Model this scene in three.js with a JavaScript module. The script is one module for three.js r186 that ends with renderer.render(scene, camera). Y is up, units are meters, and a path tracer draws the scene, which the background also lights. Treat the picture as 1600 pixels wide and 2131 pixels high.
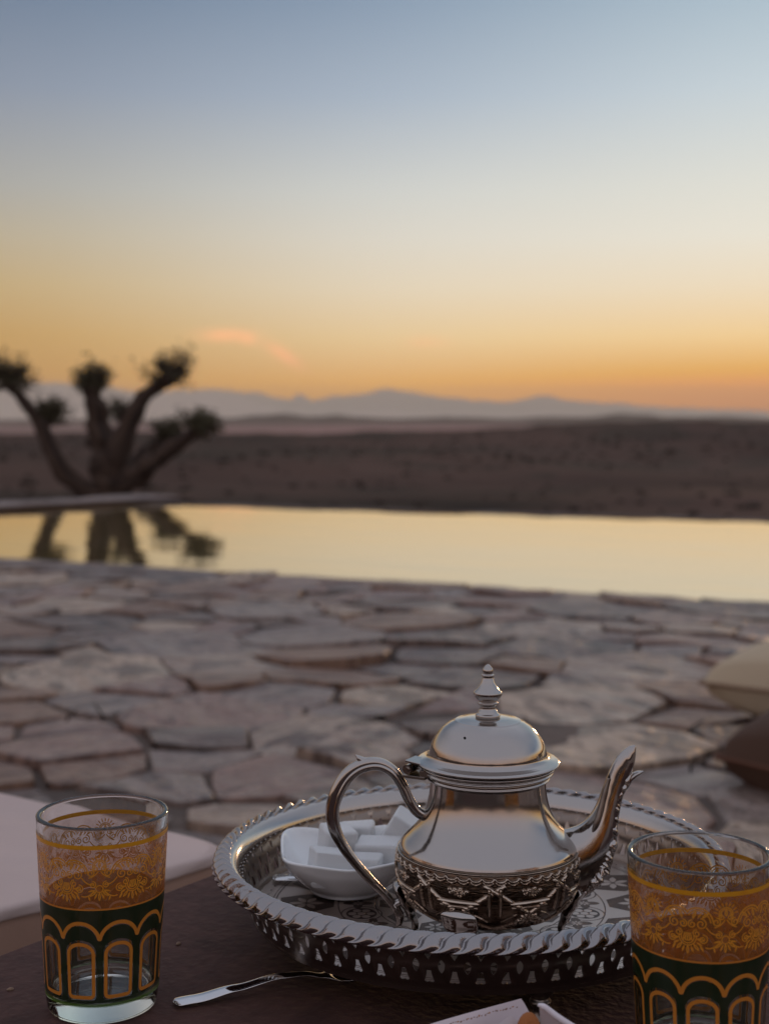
import * as THREE from 'three';
import { RoundedBoxGeometry } from 'three/addons/geometries/RoundedBoxGeometry.js';
import { mergeGeometries } from 'three/addons/utils/BufferGeometryUtils.js';

// ------------------------------------------------------------------ camera, sky, sun, exposure
const F = 2960, HORIZON = 872;                 // lens: focal length and horizon row, in pixels of the 1600 x 2131 frame
const EYE = 0.70, TABLE = 0.422;               // heights above the terrace, metres
const AIR = 4.6e-5;                             // haze per metre; the sky texture is what lies behind that haze
const scene = new THREE.Scene();
const camera = new THREE.PerspectiveCamera(2 * Math.atan(1065.5 / F) * 180 / Math.PI, 1600 / 2131, 0.05, 120000);
camera.position.set(0, EYE, 0);
camera.setViewOffset(1600, 2131, 0, 1065.5 - HORIZON, 1600, 2131);   // a shifted lens, so that verticals stay parallel
camera.focus = 0.675;
camera.userData.fStop = camera.getFocalLength() / 4.6;
const renderer = new THREE.WebGLRenderer();
renderer.setSize(768, 1024);
renderer.toneMapping = THREE.LinearToneMapping;
renderer.toneMappingExposure = 1;
renderer.shadowMap.enabled = true;

let seedState = 20240517;
function rnd() { seedState = (seedState + 0x6d2b79f5) | 0; let t = Math.imul(seedState ^ (seedState >>> 15), 1 | seedState); t = (t + Math.imul(t ^ (t >>> 7), 61 | t)) ^ t; return ((t ^ (t >>> 14)) >>> 0) / 4294967296; }
const rr = (a, b) => a + (b - a) * rnd();
const clamp = (x, a = 0, b = 1) => Math.min(b, Math.max(a, x));
const lerp = (a, b, t) => a + (b - a) * t;
const smooth = (a, b, x) => { const t = clamp((x - a) / (b - a)); return t * t * (3 - 2 * t); };
function hash3(x, y, z) { let h = Math.imul(x, 374761393) ^ Math.imul(y, 668265263) ^ Math.imul(z, 1274126177); h = Math.imul(h ^ (h >>> 13), 1274126177); return ((h ^ (h >>> 16)) >>> 0) / 4294967296; }
function noise3(x, y, z = 0) {
  const xi = Math.floor(x), yi = Math.floor(y), zi = Math.floor(z), f = (t) => t * t * t * (t * (t * 6 - 15) + 10), u = f(x - xi), v = f(y - yi), w = f(z - zi);
  const c = (a, b, d) => hash3(xi + a, yi + b, zi + d);
  return 2 * lerp(lerp(lerp(c(0, 0, 0), c(1, 0, 0), u), lerp(c(0, 1, 0), c(1, 1, 0), u), v), lerp(lerp(c(0, 0, 1), c(1, 0, 1), u), lerp(c(0, 1, 1), c(1, 1, 1), u), v), w) - 1;
}
function fbm(x, y, z = 0, oct = 4) { let s = 0, a = 0.5; for (let i = 0; i < oct; i++) { s += a * noise3(x, y, z); x = x * 2.03 + 17.1; y = y * 2.03 - 9.7; z = z * 2.03 + 3.3; a *= 0.5; } return s; }
function curveAt(table, x) {                     // smooth piecewise curve through [x, y] pairs
  if (x <= table[0][0]) return table[0][1];
  for (let i = 1; i < table.length; i++) if (x <= table[i][0]) { const [a, p] = table[i - 1], [b, q] = table[i], t = (x - a) / (b - a); return lerp(p, q, t * t * (3 - 2 * t)); }
  return table[table.length - 1][1];
}
const srgbLin = (c) => { c /= 255; return c <= 0.04045 ? c / 12.92 : Math.pow((c + 0.055) / 1.055, 2.4); };

// The sky at dusk: colours by elevation for a few bearings (0 = straight ahead, right is positive), the glow low on the right.
const ELEV = [0, 1.5, 3.3, 5.25, 7.2, 9.1, 12.8, 16.4, 32, 90];
const BEAR = {
  L: [[196, 152, 118], [197, 156, 112], [199, 160, 108], [198, 171, 128], [188, 174, 150], [173, 170, 164], [143, 151, 166], [117, 131, 152], [142, 149, 164], [151, 154, 167]],
  C: [[222, 164, 116], [230, 180, 126], [235, 205, 161], [231, 215, 190], [223, 216, 203], [211, 211, 206], [172, 183, 197], [143, 159, 179], [150, 158, 174], [151, 154, 167]],
  R: [[206, 150, 98], [231, 167, 88], [247, 210, 156], [242, 223, 194], [236, 229, 214], [227, 225, 215], [203, 213, 218], [176, 193, 205], [162, 169, 182], [151, 154, 167]],
  S: [[172, 136, 112], [178, 140, 114], [182, 148, 122], [180, 154, 134], [176, 158, 146], [172, 160, 154], [166, 161, 163], [162, 161, 168], [154, 156, 167], [151, 154, 167]],
  B: [[140, 112, 98], [152, 120, 104], [164, 132, 115], [172, 146, 130], [175, 154, 144], [174, 157, 152], [168, 158, 160], [163, 158, 165], [154, 156, 167], [151, 154, 167]],
};
const ROUND = [[-180, 'B'], [-110, 'B'], [-55, 'S'], [-15.1, 'L'], [0, 'C'], [15.1, 'R'], [30, 'R'], [50, 'C'], [75, 'L'], [110, 'S'], [150, 'B'], [180, 'B']];
function skyTable(name, el, c) {
  if (el <= 0) return srgbLin(BEAR[name][0][c]);
  let i = 1; while (i < ELEV.length - 1 && el > ELEV[i]) i++;
  return lerp(srgbLin(BEAR[name][i - 1][c]), srgbLin(BEAR[name][i][c]), (el - ELEV[i - 1]) / (ELEV[i] - ELEV[i - 1]));
}
function skyColor(az, el, c) {
  let i = 1; while (i < ROUND.length - 1 && az > ROUND[i][0]) i++;
  const [a, p] = ROUND[i - 1], [b, q] = ROUND[i], t = (az - a) / (b - a);
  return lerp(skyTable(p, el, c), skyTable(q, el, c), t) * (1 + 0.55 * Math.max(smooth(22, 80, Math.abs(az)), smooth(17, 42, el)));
}
{
  const W = 2048, H = 1024, data = new Float32Array(W * H * 4);
  // two thin pink wisps low over the mountains
  const AIRLIGHT = [0.36, 0.285, 0.24];
  const wisps = [[-6.3, 3.35, 1.15, 0.19, 0.02, 0.9], [-5.5, 3.2, 0.5, 0.18, -0.12, 0.9], [-4.0, 2.55, 0.8, 0.22, -0.62, 1], [1.7, 3.1, 0.95, 0.15, 0, 0.4]];
  const line = new Float32Array(W * 3);
  for (let row = 0; row < H; row++) {
    const el = (row + 0.5) / H * 180 - 90;
    for (let c = 0; c < 3; c++) for (let col = 0; col < W; col++) {
      const th = ((col + 0.5) / W - 0.5) * 2 * Math.PI, az = Math.atan2(Math.cos(th), -Math.sin(th)) * 180 / Math.PI;
      let s = 0;
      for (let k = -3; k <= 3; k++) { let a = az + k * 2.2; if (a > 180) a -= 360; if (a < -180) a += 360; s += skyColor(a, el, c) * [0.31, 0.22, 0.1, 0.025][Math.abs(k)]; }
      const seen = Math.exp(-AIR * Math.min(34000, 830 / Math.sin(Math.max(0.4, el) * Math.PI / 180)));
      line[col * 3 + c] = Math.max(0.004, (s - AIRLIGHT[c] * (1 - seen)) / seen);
    }
    for (let col = 0; col < W; col++) {
      const th = ((col + 0.5) / W - 0.5) * 2 * Math.PI, az = Math.atan2(Math.cos(th), -Math.sin(th)) * 180 / Math.PI;
      let cloud = 0;
      if (el > 1 && el < 6 && Math.abs(az) < 14) for (const [ca, ce, la, lh, sl, op] of wisps) {
        const dx = az - ca, dy = el - ce - sl * dx, n = fbm(az * 1.6 + ce * 9, el * 4, 1.5);
        cloud = Math.max(cloud, op * Math.exp(-((dx / la) ** 2) * 1.4 - ((dy / lh) ** 2) * 1.2) * clamp(0.95 + 1.1 * n));
      }
      const o = (row * W + col) * 4, pink = [1.95, 0.8, 0.34];
      for (let c = 0; c < 3; c++) data[o + c] = lerp(line[col * 3 + c], pink[c], cloud);
      data[o + 3] = 1;
    }
  }
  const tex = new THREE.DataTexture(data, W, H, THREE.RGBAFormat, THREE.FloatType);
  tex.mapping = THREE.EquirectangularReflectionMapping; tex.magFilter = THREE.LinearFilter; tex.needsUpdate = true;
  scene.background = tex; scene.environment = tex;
}
// the sun has all but set, just outside the frame on the right
const sun = new THREE.DirectionalLight(new THREE.Color(1, 0.56, 0.28), 1.0);
{
  const az = 21 * Math.PI / 180, el = 2.0 * Math.PI / 180;
  sun.position.set(Math.sin(az) * Math.cos(el) * 30, EYE + Math.sin(el) * 30, -Math.cos(az) * Math.cos(el) * 30);
  sun.target.position.set(0, EYE, 0);
  sun.castShadow = true; sun.shadow.radius = 8;
  Object.assign(sun.shadow.camera, { left: -12, right: 12, top: 12, bottom: -12, near: 1, far: 80 });
  sun.shadow.mapSize.set(2048, 2048);
  scene.add(sun, sun.target);
}
scene.fog = new THREE.FogExp2(new THREE.Color(1, 0.9, 0.7), AIR);

// ------------------------------------------------------------------ helpers
const V3 = (x, y, z) => new THREE.Vector3(x, y, z);
const used = new Map();
function numbered(name) { const n = used.get(name) ?? 0; used.set(name, n + 1); return n ? name + '_' + String(n).padStart(3, '0') : name; }
function tag(o, label, category, group, kind) { if (label) o.userData.label = label; if (category) o.userData.category = category; if (group) o.userData.group = group; if (kind) o.userData.kind = kind; return o; }
function shade(o) { o.traverse((m) => { if (m.isMesh) { m.castShadow = true; m.receiveShadow = true; } }); return o; }
function thing(name, label, category, [x, y, z] = [0, 0, 0], turn = 0, group) {
  const o = new THREE.Group(); o.name = numbered(name); o.position.set(x, y, z); o.rotation.y = turn; scene.add(o);
  return tag(o, label, category, group);
}
function part(name, geometry, material, parent) { const m = new THREE.Mesh(geometry, material); m.name = name; parent.add(m); return shade(m); }
function solo(name, geometry, material, label, category, group, kind) { const m = new THREE.Mesh(geometry, material); m.name = numbered(name); scene.add(m); tag(m, label, category, group, kind); return shade(m); }
// A sheet of (nu + 1) x (nv + 1) points from f(u, v) -> [x, y, z]; loop: u = 0 and u = 1 are the same line.
function sheet(nu, nv, f, { loop = false, flip = false, uv } = {}) {
  const p = [], t = [], ix = [];
  for (let j = 0; j <= nv; j++) for (let i = 0; i <= nu; i++) { const u = i / nu, v = j / nv; p.push(...f(u, v, i, j)); t.push(...(uv ? uv(u, v) : [u, v])); }
  const w = nu + 1;
  for (let j = 0; j < nv; j++) for (let i = 0; i < nu; i++) { const a = j * w + i, b = a + 1, c = a + w, d = c + 1; flip ? ix.push(a, c, b, b, c, d) : ix.push(a, b, c, b, d, c); }
  const g = new THREE.BufferGeometry();
  g.setAttribute('position', new THREE.Float32BufferAttribute(p, 3)); g.setAttribute('uv', new THREE.Float32BufferAttribute(t, 2)); g.setIndex(ix);
  g.computeVertexNormals();
  const n = g.attributes.normal;
  if (loop) for (let j = 0; j <= nv; j++) {
    const a = j * w, b = a + nu, s = V3(n.getX(a) + n.getX(b), n.getY(a) + n.getY(b), n.getZ(a) + n.getZ(b)).normalize();
    n.setXYZ(a, s.x, s.y, s.z); n.setXYZ(b, s.x, s.y, s.z);
  }
  return g;
}
// A profile of [radius, height] points turned about the y axis; v follows its length. Smooth unless a point is doubled.
function turned(profile, seg = 96, bend) {
  const len = [0]; for (let i = 1; i < profile.length; i++) len.push(len[i - 1] + Math.hypot(profile[i][0] - profile[i - 1][0], profile[i][1] - profile[i - 1][1]));
  const L = len[len.length - 1] || 1, n = profile.length - 1;
  return sheet(seg, n, (u, v, i, j) => { const a = u * 2 * Math.PI; let [r, y] = profile[j]; if (bend) r += bend(a, r, y); return [r * Math.cos(a), y, -r * Math.sin(a)]; }, { loop: true, uv: (u, v) => [u, len[Math.round(v * n)] / L] });
}
// Catmull-Rom through [r, y] points, sampled.
function spline2(points, n) {
  const c = new THREE.CatmullRomCurve3(points.map(([x, y]) => V3(x, y, 0)), false, 'centripetal');
  return Array.from({ length: n + 1 }, (_, i) => { const q = c.getPoint(i / n); return [Math.max(0, q.x), q.y]; });
}
// A tube along points with radii [a, b] at each: a across in the plane of the bend (or of hint), b along hint. Ends closed.
function sweep(points, radii, { n = 40, round = 12, hint = V3(0, 0, 1), lump } = {}) {
  const c = new THREE.CatmullRomCurve3(points, false, 'centripetal'), rows = [];
  const m = points.length - 1;
  for (let i = 0; i <= n; i++) {
    const t = i / n, p = c.getPoint(t), T = c.getTangent(t).normalize(), k = Math.min(m - 1, Math.floor(t * m)), s = t * m - k;
    const A = radii[k], B = radii[k + 1], e = s * s * (3 - 2 * s), ra = lerp(A[0] ?? A, B[0] ?? B, e), rb = lerp(A[1] ?? A, B[1] ?? B, e);
    const N = V3().crossVectors(hint, T).normalize(), Bn = V3().crossVectors(T, N).normalize();
    rows.push([p, N, Bn, ra, rb, T]);
  }
  const all = [[rows[0], 0], ...rows.map((r) => [r, 1]), [rows[n], 0]];
  return sheet(round, all.length - 1, (u, v, i, j) => {
    const [[p, N, B, ra, rb], k] = all[j], a = u * 2 * Math.PI, l = lump ? lump(a, (j - 1) / n, p) : 1;
    return p.clone().addScaledVector(N, Math.cos(a) * ra * k * l).addScaledVector(B, Math.sin(a) * rb * k * l).toArray();
  }, { loop: true });
}
function limb(points, radii, { n = 24, round = 9, seed = 0, rough = 0.12 } = {}) {   // a branch in space
  const c = new THREE.CatmullRomCurve3(points, false, 'centripetal'), m = points.length - 1, fr = c.computeFrenetFrames(n, false), rows = [];
  for (let i = 0; i <= n; i++) { const t = i / n, k = Math.min(m - 1, Math.floor(t * m)), s = t * m - k; rows.push([c.getPoint(t), fr.normals[i], fr.binormals[i], lerp(radii[k], radii[k + 1], s)]); }
  const all = [...rows.map((r) => [r, 1]), [rows[n], 0]];
  return sheet(round, all.length - 1, (u, v, i, j) => {
    const [[p, N, B, r], k] = all[j], a = u * 2 * Math.PI, l = k * (1 + rough * 2 * noise3(Math.cos(a) * 1.7 + seed, Math.sin(a) * 1.7, j * 0.45));
    return p.clone().addScaledVector(N, Math.cos(a) * r * l).addScaledVector(B, Math.sin(a) * r * l).toArray();
  }, { loop: true });
}
function moved(g, x = 0, y = 0, z = 0, rx = 0, ry = 0, rz = 0, s = 1) { return g.applyMatrix4(new THREE.Matrix4().compose(V3(x, y, z), new THREE.Quaternion().setFromEuler(new THREE.Euler(rx, ry, rz)), typeof s === 'number' ? V3(s, s, s) : s)); }
const merge = (list) => mergeGeometries(list.map((g) => (g.index ? g.toNonIndexed() : g)));
function canvas(w, h, draw) { const c = document.createElement('canvas'); c.width = w; c.height = h; draw(c.getContext('2d'), w, h); return c; }
function tex(c, { srgb = false, repeat = [1, 1], clampV = false } = {}) {
  const t = new THREE.CanvasTexture(c); t.wrapS = THREE.RepeatWrapping; t.wrapT = clampV ? THREE.ClampToEdgeWrapping : THREE.RepeatWrapping; t.repeat.set(...repeat);
  if (srgb) t.colorSpace = THREE.SRGBColorSpace;
  return t;
}
// A grey noise texture that tiles: f(x, y) of noises on a torus of given cells.
function tileNoise(size, cells, oct, shape = (v) => v, stretch = 1, seed = 0) {
  const data = new Uint8Array(size * size * 4);
  const n = (x, y, px, py, z) => { const xi = Math.floor(x), yi = Math.floor(y), f = (t) => t * t * (3 - 2 * t), u = f(x - xi), v = f(y - yi), m = (a, b) => ((a % b) + b) % b, c = (a, b) => hash3(m(xi + a, px), m(yi + b, py), z); return lerp(lerp(c(0, 0), c(1, 0), u), lerp(c(0, 1), c(1, 1), u), v); };
  for (let y = 0; y < size; y++) for (let x = 0; x < size; x++) {
    let s = 0, a = 0.5, w = 0, cx = cells, cy = Math.max(1, Math.round(cells * stretch));
    for (let o = 0; o < oct; o++) { s += a * n(x / size * cx, y / size * cy, cx, cy, o * 31 + seed); w += a; a *= 0.55; cx *= 2; cy *= 2; }
    const v = clamp(shape(s / w, x / size, y / size)) * 255, k = (y * size + x) * 4;
    data[k] = data[k + 1] = data[k + 2] = v; data[k + 3] = 255;
  }
  const t = new THREE.DataTexture(data, size, size); t.wrapS = t.wrapT = THREE.RepeatWrapping; t.magFilter = THREE.LinearFilter; t.needsUpdate = true;
  return t;
}
// colour version: lerp between two or three linear colours by tiling noise (stored as sRGB)
function tileColor(size, cells, oct, colors, stretch = 1, seed = 0, contrast = 1.6) {
  const t = tileNoise(size, cells, oct, (v) => clamp((v - 0.5) * contrast + 0.5), stretch, seed), fine = tileNoise(size, cells * 9, 3, (v) => v, stretch, seed + 7).image.data, d = t.image.data;
  const enc = (x) => 255 * (x <= 0.0031308 ? 12.92 * x : 1.055 * Math.pow(x, 1 / 2.4) - 0.055);
  for (let k = 0; k < d.length; k += 4) {
    const v = d[k] / 255 * (colors.length - 1), i = Math.min(colors.length - 2, Math.floor(v)), s = v - i, g = 0.75 + 0.5 * fine[k] / 255;
    for (let c = 0; c < 3; c++) d[k + c] = clamp(enc(lerp(colors[i][c], colors[i + 1][c], s) * g), 0, 255);
  }
  t.colorSpace = THREE.SRGBColorSpace;
  return t;
}
const rep = (t, x, y = x) => { const c = t.clone(); c.repeat.set(x, y); c.needsUpdate = true; return c; };
const lin = (r, g, b) => new THREE.Color().setRGB(r, g, b);
const std = (o) => new THREE.MeshStandardMaterial(o), phys = (o) => new THREE.MeshPhysicalMaterial(o);

// ------------------------------------------------------------------ the land
const grit = tileNoise(512, 8, 5), blotch = tileNoise(512, 4, 4, (v) => clamp((v - 0.5) * 1.8 + 0.5), 1, 5);
// The ridge beyond the pool: its crest stands just under eye level, a little higher on the right.
const LOW_HILLS = [[-900, 873], [300, 873], [480, 870], [540, 864], [590, 861], [640, 867], [700, 864], [745, 868], [800, 871], [950, 868], [1050, 871], [1150, 867], [1220, 868], [1290, 861], [1340, 863], [1385, 868], [1500, 867], [1600, 871], [2600, 870]];   // skyline of the low hills on the plain
function landHeight(r, az) {                      // metres above the terrace; az in degrees
  const x = Math.sin(az * Math.PI / 180) * r, z = Math.cos(az * Math.PI / 180) * r;
  const crest = -4.4 + 3.9 * smooth(-5, 13, az) + 1.7 * fbm(az * 0.22 + 4, 3.1, 0, 3) + 0.5 * fbm(az * 1.1, 8.3, 0, 3);
  const base = curveAt([[9, -1.7], [22, -1.9], [60, -4.6], [120, -8.6], [210, -9.2], [320, -6.6], [430, crest], [520, crest - 0.6], [900, -22], [2200, -60], [120000, -62]], r);
  const near = smooth(30, 90, r) * (1 - smooth(600, 1600, r));
  let h = base + near * (2.8 * fbm(x / 70, z / 70, 2, 4) * (1 - 0.75 * smooth(330, 430, r)) + 0.5 * fbm(x / 16, z / 16, 5, 3)) + 0.12 * fbm(x / 3, z / 3, 1, 2) * (1 - smooth(40, 120, r));
  const round = Math.abs(az); if (round > 40) h += smooth(40, 110, round) * smooth(40, 330, r) * (26 + 22 * fbm(az * 0.05, 2.2, 1, 3)) * (1 - smooth(420, 1500, r));   // unseen ridge added round the sides and back, a dark band for reflections
  // low hills standing on the plain
  if (r > 4000 && Math.abs(az) < 40) {
    const top = (HORIZON - curveAt(LOW_HILLS, 800 + Math.tan(az * Math.PI / 180) * F)) / F * 10000 + 5 * fbm(az * 1.7, 1.3, 0, 3);
    h += (top + 62) * Math.exp(-(((r - 10000) / 1500) ** 2)) * (1 + 0.25 * fbm(az * 1.2, r / 700, 3, 4) * smooth(9800, 8600, r));
  }
  return h;
}
{
  const az = []; for (let a = -180; a < -24; a += 4) az.push(a); for (let a = -24; a < 24; a += 0.16) az.push(a); for (let a = 24; a <= 180.001; a += 4) az.push(a);
  const rs = [9]; while (rs[rs.length - 1] < 36000) { const r = rs[rs.length - 1]; rs.push(r * (r < 60 ? 1.06 : r < 520 ? 1.022 : r > 6000 && r < 14000 ? 1.018 : 1.09)); }
  const g = sheet(az.length - 1, rs.length - 1, (u, v, i, j) => { const a = az[i] * Math.PI / 180; return [Math.sin(a) * rs[j], landHeight(rs[j], az[i]), -Math.cos(a) * rs[j]]; }, { flip: false, uv: () => [0, 0] });
  const p = g.attributes.position, uv = g.attributes.uv, col = new Float32Array(p.count * 3);
  for (let k = 0; k < p.count; k++) {
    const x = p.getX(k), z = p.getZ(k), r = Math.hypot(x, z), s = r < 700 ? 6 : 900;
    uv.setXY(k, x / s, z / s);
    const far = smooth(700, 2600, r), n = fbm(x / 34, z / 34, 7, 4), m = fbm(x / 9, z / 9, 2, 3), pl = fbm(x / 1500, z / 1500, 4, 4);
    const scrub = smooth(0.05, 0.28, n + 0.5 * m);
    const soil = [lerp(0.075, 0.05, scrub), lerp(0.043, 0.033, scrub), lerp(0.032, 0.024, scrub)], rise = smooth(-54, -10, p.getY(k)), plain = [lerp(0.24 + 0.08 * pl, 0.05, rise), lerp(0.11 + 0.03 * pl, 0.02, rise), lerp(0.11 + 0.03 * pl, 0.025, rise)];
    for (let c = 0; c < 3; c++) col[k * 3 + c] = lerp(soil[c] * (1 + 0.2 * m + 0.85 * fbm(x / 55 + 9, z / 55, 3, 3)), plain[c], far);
  }
  g.setAttribute('color', new THREE.BufferAttribute(col, 3));
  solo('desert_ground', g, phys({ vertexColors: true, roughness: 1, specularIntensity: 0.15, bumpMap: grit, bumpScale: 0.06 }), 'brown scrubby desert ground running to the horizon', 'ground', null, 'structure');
}
// The mountains far behind, heights read along the skyline [bearing in degrees, metres]
{
  const sky = [[0, 795], [100, 797], [200, 803], [300, 816], [400, 811], [450, 809], [520, 815], [600, 829], [624, 817], [652, 831], [700, 823], [760, 818], [800, 807], [850, 814], [920, 825], [1000, 832], [1060, 835], [1130, 821], [1180, 831], [1260, 838], [1400, 847], [1500, 851], [1600, 854]]
    .map(([px, py]) => [Math.atan((px - 800) / F) * 180 / Math.PI, (HORIZON - py) / F]);
  const range = (name, label, dist, deep, scale, cut, seed) => {
    const top = (a) => { const q = a < -15.1 ? (0.0262 + 0.004 * fbm(a * 0.4, 2, 0, 3)) : a > 15.1 ? 0.006 + 0.004 * fbm(a * 0.3, 5, 0, 3) : curveAt(sky, a); return q * cut(a); };
    const g = sheet(520, 44, (u, v) => {
      const a = -40 + 80 * u, t = v * 2 - 1, r = dist + t * deep, ar = a * Math.PI / 180;
      const spur = 0.5 + 0.5 * Math.abs(fbm(a * 2.4 + seed, v * 5, seed, 4)) * 2;
      const env = Math.pow(Math.max(0, 1 - Math.abs(t)), 0.85 + 0.3 * fbm(a * 1.3, seed, 0, 2)), h = top(a) * dist * scale * env * (1 - (1 - spur) * 0.7 * (1 - env)) + dist * 0.0009 * fbm(a * 3.1, seed + 4, 0, 4) * env;
      return [Math.sin(ar) * r, -75 + h + 62 * env, -Math.cos(ar) * r];
    });
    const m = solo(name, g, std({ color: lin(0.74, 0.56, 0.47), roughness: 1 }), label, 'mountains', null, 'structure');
    return m;
  };
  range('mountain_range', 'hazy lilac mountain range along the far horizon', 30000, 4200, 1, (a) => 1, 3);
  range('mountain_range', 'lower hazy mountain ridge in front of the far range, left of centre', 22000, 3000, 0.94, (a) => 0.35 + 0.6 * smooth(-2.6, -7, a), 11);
}
// Scrub on the slopes
{
  const blob = (() => { const parts = []; for (let k = 0; k < 26; k++) { const a = rr(0, 6.283), e = Math.acos(rr(0, 1)), r = rr(0.25, 0.5), q = new THREE.PlaneGeometry(rr(0.16, 0.3), rr(0.16, 0.34)); moved(q, Math.cos(a) * Math.sin(e) * r, Math.cos(e) * r * 0.8 + 0.05, Math.sin(a) * Math.sin(e) * r, rr(0, 3), rr(0, 3), rr(0, 3)); parts.push(q); } const core = new THREE.IcosahedronGeometry(0.3, 1); core.scale(1, 0.75, 1); core.translate(0, 0.2, 0); parts.push(core); return merge(parts); })();
  const N = 800, im = new THREE.InstancedMesh(blob, std({ color: lin(0.05, 0.034, 0.024), roughness: 1 }), N), M = new THREE.Matrix4(), q = new THREE.Quaternion();
  let k = 0, guard = 0;
  while (k < N && guard++ < 90000) {
    const a = rr(-22, 22), r = Math.sqrt(rr(45 * 45, 405 * 405)), x = Math.sin(a * Math.PI / 180) * r, z = -Math.cos(a * Math.PI / 180) * r;
    if (fbm(x / 40, z / 40, 9, 3) + 0.25 * rnd() < 0.12) continue;
    const s = rr(0.5, 1.5) * (rnd() < 0.07 ? 1.9 : 1);
    q.setFromEuler(new THREE.Euler(0, rr(0, 6.28), 0));
    im.setMatrixAt(k++, M.compose(V3(x, landHeight(r, a) - 0.05, z), q, V3(s, s * rr(0.6, 0.9), s)));
  }
  im.count = k; im.name = 'desert_scrub'; scene.add(im); shade(im);
  tag(im, 'dark scrub bushes scattered over the brown slope beyond the pool', 'scrub', null, 'stuff');
}

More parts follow.
